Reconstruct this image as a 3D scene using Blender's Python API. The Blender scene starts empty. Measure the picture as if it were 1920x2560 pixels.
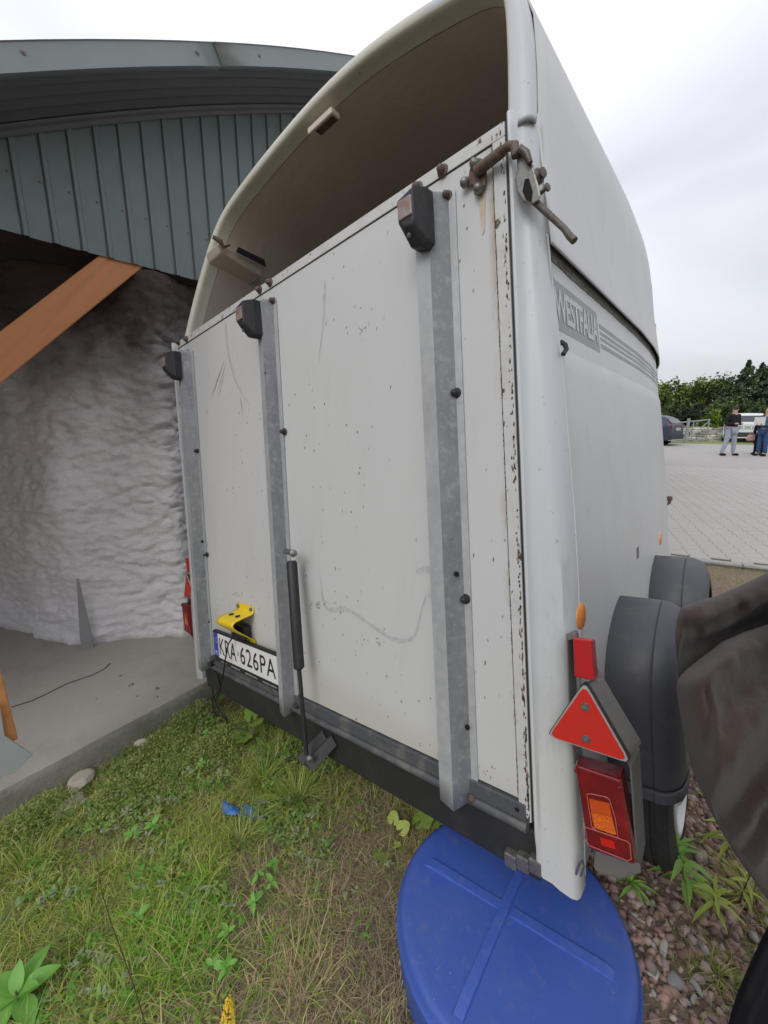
import bpy, bmesh, math, random
import numpy as np
from mathutils import Vector, Matrix, noise as mnoise
random.seed(7); rng = np.random.default_rng(7)
scene = bpy.context.scene
COL = scene.collection

# ------------------------------------------------------------------ camera
CAM = np.array([.383, -.844, .868]); FPX = 1021.0
_r = np.array([1.632, .527, -.622]); _t = np.linalg.norm(_r); _k = _r / _t
_K = np.array([[0, -_k[2], _k[1]], [_k[2], 0, -_k[0]], [-_k[1], _k[0], 0]])
RM = np.eye(3) + math.sin(_t) * _K + (1 - math.cos(_t)) * _K @ _K
cd = bpy.data.cameras.new('camera'); cam = bpy.data.objects.new('camera', cd); COL.objects.link(cam)
cd.sensor_fit = 'HORIZONTAL'; cd.sensor_width = 36; cd.lens = FPX / 1920 * 36
cd.clip_start = .02; cd.clip_end = 900
# the trailer stands tilted sideways on the slope: TQ turns its own frame into the level world
TQ = np.array([[.98923, 0., -.14640], [.00204, .99990, .01380], [.14638, -.01395, .98913]])
CW = TQ @ CAM; RW = RM @ TQ.T
mw = Matrix.Identity(4)
for i in range(3):
    mw[i][0] = RW[0][i]; mw[i][1] = -RW[1][i]; mw[i][2] = -RW[2][i]; mw[i][3] = CW[i]
cam.matrix_world = mw
scene.camera = cam
scene.render.resolution_x = 768; scene.render.resolution_y = 1024

# ------------------------------------------------------------------ sky, sun, exposure
w = bpy.data.worlds.new('World'); scene.world = w; w.use_nodes = True
nt = w.node_tree; nt.nodes.clear()
o_ = nt.nodes.new('ShaderNodeOutputWorld'); bg = nt.nodes.new('ShaderNodeBackground'); bg2 = nt.nodes.new('ShaderNodeBackground')
add = nt.nodes.new('ShaderNodeAddShader')
sky = nt.nodes.new('ShaderNodeTexSky'); sky.sky_type = 'NISHITA'; sky.sun_disc = False
sky.sun_elevation = math.radians(48); sky.sun_rotation = math.radians(-40)
nt.links.new(sky.outputs[0], bg.inputs[0]); bg.inputs[1].default_value = .012
tc = nt.nodes.new('ShaderNodeTexCoord')
mp = nt.nodes.new('ShaderNodeMapping'); mp.inputs['Scale'].default_value = (1.2, 1.2, 3.2)
nz = nt.nodes.new('ShaderNodeTexNoise'); nz.inputs['Scale'].default_value = 1.5; nz.inputs['Detail'].default_value = 4; nz.inputs['Roughness'].default_value = .42; nz.inputs['Distortion'].default_value = .5
cr = nt.nodes.new('ShaderNodeValToRGB')
cr.color_ramp.elements[0].position = .30; cr.color_ramp.elements[0].color = (.53, .54, .59, 1)
cr.color_ramp.elements[1].position = .68; cr.color_ramp.elements[1].color = (.78, .79, .83, 1)
nt.links.new(tc.outputs['Generated'], mp.inputs[0]); nt.links.new(mp.outputs[0], nz.inputs['Vector']); nt.links.new(nz.outputs[0], cr.inputs[0])
# brighter cloud on the side where the veiled sun stands
dt = nt.nodes.new('ShaderNodeVectorMath'); dt.operation = 'DOT_PRODUCT'; dt.inputs[1].default_value = (-.74, .45, .50)
nt.links.new(tc.outputs['Generated'], dt.inputs[0])
mr = nt.nodes.new('ShaderNodeMapRange'); mr.inputs[1].default_value = .35; mr.inputs[2].default_value = 1; mr.inputs[3].default_value = 1.0; mr.inputs[4].default_value = 1.22
nt.links.new(dt.outputs['Value'], mr.inputs[0])
vm = nt.nodes.new('ShaderNodeVectorMath'); vm.operation = 'SCALE'
nt.links.new(cr.outputs[0], vm.inputs[0]); nt.links.new(mr.outputs[0], vm.inputs['Scale'])
sx_ = nt.nodes.new('ShaderNodeSeparateXYZ'); nt.links.new(tc.outputs['Generated'], sx_.inputs[0])      # overcast sky: brighter towards the zenith
mz = nt.nodes.new('ShaderNodeMapRange'); mz.inputs[1].default_value = 0; mz.inputs[2].default_value = 1; mz.inputs[3].default_value = .72; mz.inputs[4].default_value = 1.50
nt.links.new(sx_.outputs[2], mz.inputs[0]); vz = nt.nodes.new('ShaderNodeVectorMath'); vz.operation = 'SCALE'; nt.links.new(vm.outputs[0], vz.inputs[0]); nt.links.new(mz.outputs[0], vz.inputs['Scale'])
nt.links.new(vz.outputs[0], bg2.inputs[0]); bg2.inputs[1].default_value = 1.0
nt.links.new(bg.outputs[0], add.inputs[0]); nt.links.new(bg2.outputs[0], add.inputs[1]); nt.links.new(add.outputs[0], o_.inputs[0])
sd = bpy.data.lights.new('sun', 'SUN'); sun = bpy.data.objects.new('sun', sd); COL.objects.link(sun)
sd.energy = 1.15; sd.angle = math.radians(30); sd.color = (1, .985, .96)
sun.rotation_euler = Vector((-.16, .80, -.66)).to_track_quat('-Z', 'Y').to_euler()
scene.view_settings.view_transform = 'Standard'; scene.view_settings.look = 'None'
scene.view_settings.exposure = .08; scene.view_settings.gamma = 1

# ------------------------------------------------------------------ layout helpers (true positions measured on known planes)
def ray(px, py): return RM.T @ np.array([(px - 960) / FPX, (py - 1280) / FPX, 1.])
def pl(px, py, ax, v):
    d = ray(px, py); return CAM + (v - CAM[ax]) / d[ax] * d
LEAN = .069
def wp(px, py, ax, v):          # the same, in the level world
    d = RW.T @ np.array([(px - 960) / FPX, (py - 1280) / FPX, 1.]); return CW + (v - CW[ax]) / d[ax] * d
def door(px, py, off=0):
    d = ray(px, py); n = np.array([0, 1, -LEAN]); p = CAM + (-off - n @ CAM) / (n @ d) * d
    return p[0], p[2]
def DP(x, z, off=0): return (x, LEAN * z - off, z)

# ------------------------------------------------------------------ object helpers
def tag(o, label=None, cat=None, group=None, kind=None):
    if label: o['label'] = label
    if cat: o['category'] = cat
    if group: o['group'] = group
    if kind: o['kind'] = kind
    return o
def thing(name, label, cat, loc=(0, 0, 0), group=None):
    o = bpy.data.objects.new(name, None); COL.objects.link(o); o.location = loc; o.empty_display_size = .1
    return tag(o, label, cat, group)
def wloc(p):
    v = Vector((0, 0, 0))
    while p is not None: v += p.location; p = p.parent
    return v
class MB:
    def __init__(s): s.v = []; s.f = []; s.m = []
    def add(s, vs, fs, mi=0):
        b = len(s.v); s.v += [tuple(map(float, q)) for q in vs]; s.f += [tuple(b + i for i in f) for f in fs]; s.m += [mi] * len(fs); return s
    def hexa(s, p, mi=0):
        return s.add(p, [(0, 3, 2, 1), (4, 5, 6, 7), (0, 1, 5, 4), (1, 2, 6, 5), (2, 3, 7, 6), (3, 0, 4, 7)], mi)
    def box(s, x0, x1, y0, y1, z0, z1, mi=0):
        return s.hexa([(x0, y0, z0), (x1, y0, z0), (x1, y1, z0), (x0, y1, z0), (x0, y0, z1), (x1, y0, z1), (x1, y1, z1), (x0, y1, z1)], mi)
    def dbox(s, x0, x1, z0, z1, o0, o1, mi=0):      # box on the leaning tail door, o = distance proud of it
        return s.hexa([DP(x0, z0, o1), DP(x1, z0, o1), DP(x1, z0, o0), DP(x0, z0, o0), DP(x0, z1, o1), DP(x1, z1, o1), DP(x1, z1, o0), DP(x0, z1, o0)], mi)
    def loft(s, rings, close=True, caps=False, mi=0):
        n = len(rings[0]); vs = [p for r in rings for p in r]; fs = []
        for i in range(len(rings) - 1):
            for j in range(n if close else n - 1):
                k = (j + 1) % n; fs.append((i * n + j, i * n + k, (i + 1) * n + k, (i + 1) * n + j))
        if caps: fs += [tuple(range(n))[::-1], tuple((len(rings) - 1) * n + j for j in range(n))]
        return s.add(vs, fs, mi)
    def tube(s, pts, r, n=10, caps=True, mi=0):
        P = [Vector(p) for p in pts]; rs = r if isinstance(r, (list, tuple)) else [r] * len(P); rings = []; u = None
        for i, p in enumerate(P):
            t = (P[min(i + 1, len(P) - 1)] - P[max(i - 1, 0)]).normalized()
            if u is None: u = t.orthogonal().normalized()
            else: u = (u - t * u.dot(t)).normalized()
            v = t.cross(u); rings.append([tuple(p + (u * math.cos(a) + v * math.sin(a)) * rs[i]) for a in [2 * math.pi * k / n for k in range(n)]])
        return s.loft(rings, True, caps, mi)
    def lathe(s, c, axis, prof, n=20, mi=0, caps=True):     # prof = [(radius, height along axis)]
        a = Vector(axis).normalized(); u = a.orthogonal().normalized(); v = a.cross(u); c = Vector(c)
        rings = [[tuple(c + a * h + (u * math.cos(t) + v * math.sin(t)) * r) for t in [2 * math.pi * k / n for k in range(n)]] for r, h in prof]
        return s.loft(rings, True, caps, mi)
    def prism(s, poly, a, b, mi=0):                 # poly of 3d points, swept from offset a to offset b
        A = [tuple(np.array(p) + np.array(a)) for p in poly]; B = [tuple(np.array(p) + np.array(b)) for p in poly]
        return s.loft([A, B], True, True, mi)
    def build(s, name, mats, parent=None, smooth=False, bevel=0, sub=0, seg=2, recalc=True, solid=0, auto=None, **kw):
        me = bpy.data.meshes.new(name); off = wloc(parent)
        me.from_pydata([tuple(Vector(q) - off) for q in s.v], [], s.f)
        if not isinstance(mats, (list, tuple)): mats = [mats]
        for m in mats: me.materials.append(m)
        me.polygons.foreach_set('material_index', s.m)
        if recalc:
            bm = bmesh.new(); bm.from_mesh(me); bmesh.ops.recalc_face_normals(bm, faces=bm.faces); bm.to_mesh(me); bm.free()
        if smooth: me.polygons.foreach_set('use_smooth', [True] * len(me.polygons))
        o = bpy.data.objects.new(name, me); COL.objects.link(o); o.parent = parent
        if smooth == 'auto': me.set_sharp_from_angle(angle=math.radians(auto or 38))
        if solid:
            so = o.modifiers.new('solid', 'SOLIDIFY'); so.thickness = solid; so.offset = kw.get('soff', -1)
        if bevel:
            b = o.modifiers.new('bevel', 'BEVEL'); b.width = bevel; b.segments = seg; b.limit_method = 'ANGLE'; b.angle_limit = math.radians(40)
            b.harden_normals = False
        if sub:
            q = o.modifiers.new('sub', 'SUBSURF'); q.levels = sub; q.render_levels = sub
        return o
def copy_tree(o, parent=None, loc=None):
    c = o.copy(); COL.objects.link(c); c.parent = parent
    if loc is not None: c.location = loc
    for ch in [q for q in bpy.data.objects if q.parent == o]: copy_tree(ch, c)
    return c

# ------------------------------------------------------------------ materials
def hexc(h):
    h = h.lstrip('#'); r = [int(h[i:i + 2], 16) / 255 for i in (0, 2, 4)]
    return tuple(((c / 12.92) if c <= .04045 else ((c + .055) / 1.055) ** 2.4) for c in r) + (1,)
class Mat:
    def __init__(s, name, col, rough=.6, metal=0, spec=.5):
        s.m = bpy.data.materials.new(name); s.m.use_nodes = True; s.t = s.m.node_tree; s.b = s.t.nodes['Principled BSDF']
        s.b.inputs['Roughness'].default_value = rough; s.b.inputs['Metallic'].default_value = metal
        s.b.inputs['Specular IOR Level'].default_value = spec
        c = s.t.nodes.new('ShaderNodeRGB'); c.outputs[0].default_value = tuple(col[:3]) + (1,); s.c = c.outputs[0]
        s.pos = s.t.nodes.new('ShaderNodeNewGeometry').outputs['Position']; s.hgt = None; s.link()
    def N(s, t, **k):
        n = s.t.nodes.new(t)
        for a, b in k.items(): setattr(n, a, b)
        return n
    def link(s): s.t.links.new(s.c, s.b.inputs['Base Color'])
    def L(s, a, b): s.t.links.new(a, b)
    def objspace(s): s.pos = s.N('ShaderNodeTexCoord').outputs['Object']; return s
    def map(s, scale=(1, 1, 1), off=(0, 0, 0), rot=(0, 0, 0)):
        n = s.N('ShaderNodeMapping'); n.inputs['Scale'].default_value = scale; n.inputs['Location'].default_value = off; n.inputs['Rotation'].default_value = rot
        s.L(s.pos, n.inputs[0]); return n.outputs[0]
    def noise(s, scale, detail=4, rough=.55, stretch=(1, 1, 1), off=(0, 0, 0), dist=0):
        n = s.N('ShaderNodeTexNoise'); n.inputs['Scale'].default_value = scale; n.inputs['Detail'].default_value = detail; n.inputs['Roughness'].default_value = rough; n.inputs['Distortion'].default_value = dist
        s.L(s.map(stretch, off), n.inputs['Vector']); return n.outputs[0]
    def voro(s, scale, stretch=(1, 1, 1), feature='F1', out='Distance', off=(0, 0, 0), rnd=1):
        n = s.N('ShaderNodeTexVoronoi'); n.feature = feature; n.inputs['Scale'].default_value = scale; n.inputs['Randomness'].default_value = rnd
        s.L(s.map(stretch, off), n.inputs['Vector']); return n.outputs[out]
    def rng(s, v, a, b, c=0, d=1, smooth=False):
        n = s.N('ShaderNodeMapRange'); n.clamp = True
        if smooth: n.interpolation_type = 'SMOOTHSTEP'
        n.inputs[1].default_value = a; n.inputs[2].default_value = b; n.inputs[3].default_value = c; n.inputs[4].default_value = d
        s.L(v, n.inputs[0]); return n.outputs[0]
    def math(s, op, a, b=None):
        n = s.N('ShaderNodeMath'); n.operation = op
        for i, q in enumerate((a, b)):
            if q is None: continue
            if isinstance(q, (int, float)): n.inputs[i].default_value = q
            else: s.L(q, n.inputs[i])
        return n.outputs[0]
    def comp(s, axis):
        n = s.N('ShaderNodeSeparateXYZ'); s.L(s.pos, n.inputs[0]); return n.outputs[axis]
    def mix(s, fac, col):
        n = s.N('ShaderNodeMix', data_type='RGBA')
        if isinstance(fac, (int, float)): n.inputs[0].default_value = fac
        else: s.L(fac, n.inputs[0])
        s.L(s.c, n.inputs[6])
        if isinstance(col, tuple): n.inputs[7].default_value = tuple(col[:3]) + (1,)
        else: s.L(col, n.inputs[7])
        s.c = n.outputs[2]; s.link(); return s
    def attr(s, name='tint'):
        n = s.N('ShaderNodeAttribute'); n.attribute_name = name; s.c = n.outputs['Color']; s.link(); return s
    def var(s, amt=.15, scale=6, detail=4, stretch=(1, 1, 1), dark=(.3, .3, .3)):
        v = s.rng(s.noise(scale, detail, .6, stretch), .35, .7, 0, amt); return s.mix(v, dark)
    def bump(s, h, strength=.3, dist=.01):
        n = s.N('ShaderNodeBump'); n.inputs['Strength'].default_value = strength; n.inputs['Distance'].default_value = dist
        s.L(h, n.inputs['Height'])
        if s.hgt is not None: s.L(s.hgt, n.inputs['Normal'])
        s.hgt = n.outputs[0]; s.L(s.hgt, s.b.inputs['Normal']); return s
    def rough(s, v, a, b, c, d): s.L(s.rng(v, a, b, c, d), s.b.inputs['Roughness']); return s

PANEL = (.555, .565, .56)
# tail door paint: chips, smears, grime near the foot
m = Mat('door_paint', PANEL, .48, 0, .35)
m.mix(m.rng(m.noise(2.2, 5, .6), .4, .75, 0, .28), (.49, .49, .475))
m.mix(m.rng(m.noise(1.1, 3, .5, off=(5, 2, 1)), .45, .75, 0, .35), (.51, .52, .53))
m.mix(m.rng(m.noise(9, 6, .7, (1, 1, .25)), .55, .8, 0, .30), (.43, .42, .39))
m.mix(m.rng(m.comp(2), .42, -.02, 0, .35), (.58, .565, .50))
m.mix(m.rng(m.comp(2), .10, .0, 0, .35, True), (.42, .38, .30))
clus = m.rng(m.noise(3.2, 3, .5, off=(2, 7, 4)), .46, .60)
spk = m.math('MULTIPLY', m.rng(m.voro(34, (1, 1, .6)), .115, .07), clus)
m.mix(m.math('MULTIPLY', spk, .85), (.06, .055, .05))
spk2 = m.math('MULTIPLY', m.rng(m.voro(20, (1.6, 1, .45), off=(3, 1, 8)), .075, .045), m.rng(m.noise(1.9, 2, .5, off=(9, 1, 3)), .44, .55))
m.mix(m.math('MULTIPLY', spk2, .9), (.05, .045, .04))
scr = m.math('MULTIPLY', m.rng(m.noise(30, 3, .6, (5, 1, .35), (0, 3, 0)), .735, .76), m.rng(m.noise(1.6, 2, off=(7, 7, 7)), .5, .62))
m.mix(m.math('MULTIPLY', scr, .55), (.18, .17, .16))
xt_ = m.math('ADD', m.comp(0), m.math('MULTIPLY', m.comp(2), .148)); edge_ = m.rng(xt_, -.052, -.034)
m.mix(m.math('MULTIPLY', edge_, m.rng(m.noise(10, 5, .7, (1, 1, .4)), .45, .62, 0, .75)), (.33, .20, .08))
m.bump(m.noise(3, 3), .12, .01); m.bump(m.noise(120, 2), .04, .002)
M_DOOR = m
m = Mat('edge_trim_paint', (.54, .545, .53), .5)
m.mix(m.rng(m.noise(14, 5, .7), .5, .75, 0, .5), (.36, .34, .30))
m.mix(m.rng(m.noise(34, 4, .7, (1, 1, .55)), .625, .66), (.09, .065, .045))
m.mix(m.rng(m.noise(11, 5, .7, (1, 1, .3), (3, 3, 3)), .68, .75, 0, .7), (.27, .12, .05))
M_TRIM = m
m = Mat('galvanised_steel', (.46, .475, .475), .45, .2)
m.mix(m.rng(m.voro(60, out='Color'), .1, .9, 0, .35), (.30, .33, .36)); m.mix(m.rng(m.noise(5, 5, .65, (1, 1, .5)), .45, .7, 0, .55), (.23, .26, .29))
m.mix(m.rng(m.noise(70, 5, .7), .60, .78, 0, .5), (.58, .60, .60)); m.mix(m.rng(m.noise(8, 5, .7, off=(4, 4, 0)), .68, .74, 0, .6), (.25, .17, .11))
m.rough(m.noise(20, 4), .3, .7, .36, .6); M_GALV = m
m = Mat('rib_side_zinc', (.235, .245, .255), .5, .2); m.mix(m.rng(m.noise(7, 6, .7, (1, 1, .35)), .45, .68, 0, .75), (.12, .13, .14)); m.mix(m.rng(m.noise(45, 6, .75), .5, .7, 0, .7), (.38, .39, .39)); M_GALV2 = m  # darker mottled zinc, used only on the right-hand slope of each rib
m = Mat('bottom_strip_steel', (.10, .105, .115), .55, .3)
m.mix(m.rng(m.noise(12, 5, .7), .5, .7, 0, .6), (.30, .28, .24)); M_STRIP = m
m = Mat('chassis_black', (.022, .022, .022), .6); m.mix(m.rng(m.noise(10, 5, .7), .5, .75, 0, .6), (.05, .047, .042)); m.bump(m.noise(60, 4), .2, .003); M_BLACK = m
m = Mat('hull_fibreglass', (.56, .57, .565), .42, 0, .4)
m.mix(m.rng(m.noise(1.8, 5, .6), .4, .72, 0, .4), (.49, .495, .50)); m.mix(m.rng(m.noise(7, 6, .72, (1, .6, .35)), .52, .75, 0, .32), (.40, .405, .385))
m.mix(m.rng(m.noise(14, 5, .7, (1, 1, .12)), .60, .75, 0, .35), (.64, .65, .64))
m.mix(m.rng(m.noise(26, 4, .65, (1, 1.3, .07), (1, 6, 2)), .66, .70, 0, .45), (.62, .63, .62))
m.mix(m.rng(m.noise(5, 6, .75, off=(8, 1, 8)), .60, .72, 0, .4), (.30, .31, .27)); m.mix(m.rng(m.noise(22, 6, .75, (1, 1, .18), (4, 1, 8)), .60, .74, 0, .35), (.34, .35, .31))
m.bump(m.noise(2.5, 3), .15, .02); m.bump(m.noise(160, 2), .05, .002); M_HULL = m
m = Mat('post_fibreglass', (.53, .56, .575), .38, 0, .45)
m.mix(m.rng(m.noise(4, 5, .65, (1, 1, .4)), .45, .75, 0, .3), (.46, .49, .50)); m.mix(m.rng(m.comp(2), .55, .15, 0, .5), (.64, .63, .585))
m.mix(m.rng(m.noise(9, 6, .75, (1, 1, .2), (2, 2, 2)), .56, .74, 0, .55), (.38, .36, .27)); m.mix(m.rng(m.noise(50, 4, .7), .66, .70, 0, .5), (.20, .18, .14)); m.bump(m.noise(4, 2), .06, .01); M_POST = m
m = Mat('rim_gelcoat', (.60, .60, .52), .5); m.mix(m.rng(m.noise(9, 6, .7), .45, .75, 0, .5), (.46, .43, .33)); m.mix(m.rng(m.noise(40, 5, .7), .64, .72, 0, .7), (.12, .11, .06)); m.bump(m.noise(14, 4), .25, .01); M_RIM = m
m = Mat('hood_inside', (.60, .54, .46), .8); m.mix(m.rng(m.noise(4, 5, .6), .4, .7, 0, .4), (.46, .41, .34)); m.bump(m.noise(30, 4), .3, .006); M_IN = m
M_RUB = Mat('black_rubber', (.018, .018, .02), .55); M_RUB.mix(M_RUB.rng(M_RUB.noise(60, 5, .7), .5, .75, 0, .4), (.06, .06, .06))
m = Mat('worn_lens', (.22, .14, .12), .45); m.mix(m.rng(m.noise(34, 5, .7), .4, .62, 0, .8), (.30, .28, .26)); M_WORN = m
m = Mat('rusty_steel', (.12, .07, .05), .7, .4); m.mix(m.rng(m.noise(55, 5, .7), .4, .65, 0, .8), (.17, .15, .13)); m.bump(m.noise(150, 3), .4, .002); M_RUST = m
m = Mat('dull_zinc', (.25, .25, .23), .48, .7); m.mix(m.rng(m.noise(80, 5, .7), .45, .7, 0, .7), (.13, .09, .07)); M_ZINC = m
M_ZDK = Mat('dark_zinc', (.13, .115, .10), .5, .5); M_ZDK.mix(M_ZDK.rng(M_ZDK.noise(60, 5, .7), .45, .65, 0, .8), (.075, .045, .035))
M_DARK = Mat('dark_gap', (.006, .006, .006), .9)
M_YEL = Mat('yellow_paint', (.78, .55, .02), .4); M_YEL.mix(M_YEL.rng(M_YEL.noise(70, 5, .7), .60, .75, 0, .5), (.35, .25, .05))
m = Mat('red_plastic', (.50, .018, .022), .22, 0, .6); m.mix(m.rng(m.noise(30, 5, .7), .5, .75, 0, .35), (.30, .03, .03)); m.bump(m.voro(300), .2, .001); M_RED = m
m = Mat('red_reflector', (.60, .026, .02), .25, 0, .6); m.mix(m.rng(m.noise(18, 5, .6), .5, .7, 0, .3), (.45, .04, .03)); m.bump(m.voro(420), .25, .001); M_REFL = m
m = Mat('dark_red_lens', (.15, .004, .008), .16, 0, .7); m.mix(m.rng(m.noise(18, 5, .7), .45, .7, 0, .6), (.30, .010, .014)); m.mix(m.rng(m.noise(60, 5, .7), .62, .75, 0, .5), (.16, .09, .08)); M_DRED = m
m = Mat('amber_lens', (.85, .20, .02), .2, 0, .6); m.mix(m.rng(m.voro(230, (.6, 1, 1.3), 'DISTANCE_TO_EDGE', rnd=.35), .12, .05, 0, .6), (.40, .04, .01)); M_AMB = m
M_ORG = Mat('orange_reflector', (.80, .26, .03), .25); M_ORG.bump(M_ORG.voro(500), .2, .001)
m = Mat('grey_housing', (.15, .145, .138), .6); m.mix(m.rng(m.noise(30, 5, .7), .45, .7, 0, .5), (.11, .105, .095)); M_HOUS = m
m = Mat('fender_plastic', (.075, .078, .09), .5, 0, .4); m.mix(m.rng(m.noise(16, 6, .75), .52, .72, 0, .5), (.14, .13, .12)); m.mix(m.rng(m.noise(7, 5, .65), .45, .75, 0, .4), (.115, .115, .12)); m.mix(m.rng(m.noise(90, 4, .7, (1, 1, .2)), .72, .76, 0, .5), (.25, .25, .25)); m.bump(m.noise(350, 2), .15, .001); M_FEND = m
m = Mat('tyre_rubber', (.022, .022, .022), .75); m.mix(m.rng(m.noise(20, 5, .7), .45, .7, 0, .6), (.06, .055, .045)); M_TYRE = m
M_WHITE = Mat('white_paint', (.72, .72, .70), .4); M_WHITE.var(.35, 20)
M_PLATE = Mat('plate_white', (.74, .74, .72), .35); M_BLUE = Mat('plate_blue', (.03, .06, .42), .35); M_INK = Mat('black_ink', (.012, .012, .012), .5)
M_SILV = Mat('silver_edge', (.62, .62, .60), .35, .5); M_SILV.var(.4, 60)
M_BAND = Mat('grey_decal', (.27, .28, .285), .5); M_BAND.var(.3, 8, dark=(.36, .37, .37)); M_LET = Mat('pale_decal', (.52, .535, .53), .5)
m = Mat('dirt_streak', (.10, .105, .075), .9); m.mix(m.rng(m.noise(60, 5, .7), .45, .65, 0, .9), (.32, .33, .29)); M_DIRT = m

# ================================================================== SETTING
PG = -.42; LOT0 = -.50                                            # ground level at the trailer
LD = np.array([.960, .279]); LN = np.array([-.279, .960]); LO = np.array([.077, 4.60])
def lotz(x, y): return LOT0 + .0195 * ((x - LO[0]) * LN[0] + (y - LO[1]) * LN[1])
def lot(u, v): p = LO + LD * u + LN * v; return p[0], p[1], LOT0 + .0195 * v
def gz(x, y):
    b = PG + .125 * min(0, max(x, -2.25) - .1) + .022 * mnoise.noise(Vector((x * 2.2, y * 2.2, 0))) + .007 * mnoise.noise(Vector((x * 9, y * 9, 3)))
    v = (x - LO[0]) * LN[0] + (y - LO[1]) * LN[1]
    if v > -1.2:
        t = min(1, (v + 1.2) / .9); b = b * (1 - t) + (LOT0 + .0195 * max(v, 0) - .05) * t
        if v > 24: b += (min(v, 34) - 24) * .085 + max(0, v - 34) * .005
        if v > 24.5: b += .0
    return b
def axis_pts(a, b, fine0, fine1, step, coarse):
    L = []; x = fine0
    while x < fine1: L.append(x); x += step
    L.append(fine1); g = step; x = fine1
    while x < b: g = min(g * 1.35, coarse); x += g; L.append(x)
    g = step; x = fine0
    while x > a: g = min(g * 1.35, coarse); x -= g; L.insert(0, x)
    return L
xs = axis_pts(-420, 420, -2.6, 1.6, .035, 30); ys = axis_pts(-60, 600, -1.3, 2.2, .035, 25)
gb = MB(); vs = [(x, y, gz(x, y)) for y in ys for x in xs]; nx = len(xs)
gb.add(vs, [(j * nx + i, j * nx + i + 1, (j + 1) * nx + i + 1, (j + 1) * nx + i) for j in range(len(ys) - 1) for i in range(nx - 1)])
m = Mat('soil', (.20, .145, .11), .95)
m.mix(m.rng(m.noise(6, 6, .65), .40, .65, 0, .8), (.27, .205, .15)); m.mix(m.rng(m.noise(45, 5, .7), .5, .7, 0, .6), (.12, .088, .066))
m.mix(m.rng(m.noise(2.1, 4, .6, off=(3, 0, 0)), .48, .6, 0, .5), (.17, .17, .07))
m.mix(m.rng(m.comp(1), 22, 24), (.15, .20, .05)); m.mix(m.math('MULTIPLY', m.rng(m.comp(1), 22, 24), m.rng(m.noise(.25, 5, .6), .42, .62)), (.22, .24, .09))
m.bump(m.noise(60, 6, .7), .8, .012); m.bump(m.noise(14, 4, .6), .5, .02)
tag(gb.build('ground', m.m, smooth=True, recalc=False), kind='structure')

# ---- paved yard: kerb, interlocking blocks
VF = 22.9; BV1 = 9.5
lt_ = MB(); lt_.add([(lambda q: (q[0], q[1], q[2] - .012))(lot(u, v)) for u, v in ((-60, -.13), (60, -.13), (60, BV1), (-60, BV1))], [(0, 1, 2, 3)]); lt_.add([lot(u, v) for u, v in ((-60, BV1 - .16), (60, BV1 - .16), (60, VF), (-60, VF))], [(0, 1, 2, 3)])
m = Mat('joint_sand', (.10, .095, .075), .95); m.mix(m.rng(m.noise(25, 5, .7), .5, .7, 0, .7), (.11, .11, .07))
vv = m.N('ShaderNodeVectorMath', operation='DOT_PRODUCT'); vv.inputs[1].default_value = (-.279, .960, 0); m.L(m.pos, vv.inputs[0]); uu = m.N('ShaderNodeVectorMath', operation='DOT_PRODUCT'); uu.inputs[1].default_value = (.960, .279, 0); m.L(m.pos, uu.inputs[0])
far = m.rng(vv.outputs['Value'], 4.39 + BV1 - .4, 4.39 + BV1 - .17)
m.mix(far, (.375, .36, .337))
joint = m.rng(m.math('ABSOLUTE', m.math('SUBTRACT', m.math('FRACT', m.math('DIVIDE', uu.outputs['Value'], .181)), .5)), .44, .49)
m.mix(m.math('MULTIPLY', m.math('MULTIPLY', joint, far), m.rng(m.noise(.8, 4, .6), .35, .7, .15, .5)), (.27, .26, .235))
m.mix(m.math('MULTIPLY', far, m.rng(m.noise(.6, 5, .6), .5, .7, 0, .35)), (.34, .32, .30))
pav = tag(lt_.build('pavement', m.m), kind='structure')
m = Mat('paving_concrete', (.44, .425, .40), .85)
m.objspace(); oi = m.N('ShaderNodeObjectInfo')
m.mix(m.rng(oi.outputs['Random'], 0, 1, 0, .35), (.47, .43, .40)); m.pos = m.N('ShaderNodeNewGeometry').outputs['Position']
m.mix(m.rng(m.noise(1.4, 4, .6), .4, .65, 0, .5), (.39, .375, .35)); m.mix(m.rng(m.noise(60, 4, .7), .5, .75, 0, .3), (.22, .21, .20)); M_PAVE = m
def block_outline():
    a, b, h1, h2, h3 = .0975, .0835, .022, .042, .0795
    R = [(a, -h3), (a, -h2), (b, -h1), (b, h1), (a, h2), (a, h3)]
    return R + [(-x, y) for x, y in R[::-1]]
BO = block_outline()
def block_geo(mb, cx, cy, z, sides=True):
    top = [(cx + x * .948 * LD[0] + y * .94 * LN[0], cy + x * .948 * LD[1] + y * .94 * LN[1], z + .0195 * y) for x, y in BO]; k = len(mb.v)
    if sides:
        bot = [(cx + x * LD[0] + y * LN[0], cy + x * LD[1] + y * LN[1], z - .012 + .0195 * y) for x, y in BO]
        mb.loft([bot, top], True, False); mb.add([], [])
        mb.f.append(tuple(k + 12 + i for i in range(12))); mb.m.append(0)
    else: mb.add(top, [tuple(range(12))])
pm = MB(); block_geo(pm, 0, 0, 0)
b0 = pm.build('paving_block', M_PAVE.m, pav); first = True; rest = MB(); cnt = 0
PX, PY = .181, .163
cells = []
for j in range(int(BV1 / PY)):
    for i in range(-44, 34):
        x, y, z = lot(i * PX + .02, .09 + j * PY + (PY / 2 if i % 2 else 0))
        vis = (.235 - .118 * (y + .83)) < x < .38 + .035 * y
        cells.append((0 if vis else 1, y, x, z))
cells.sort()
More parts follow.
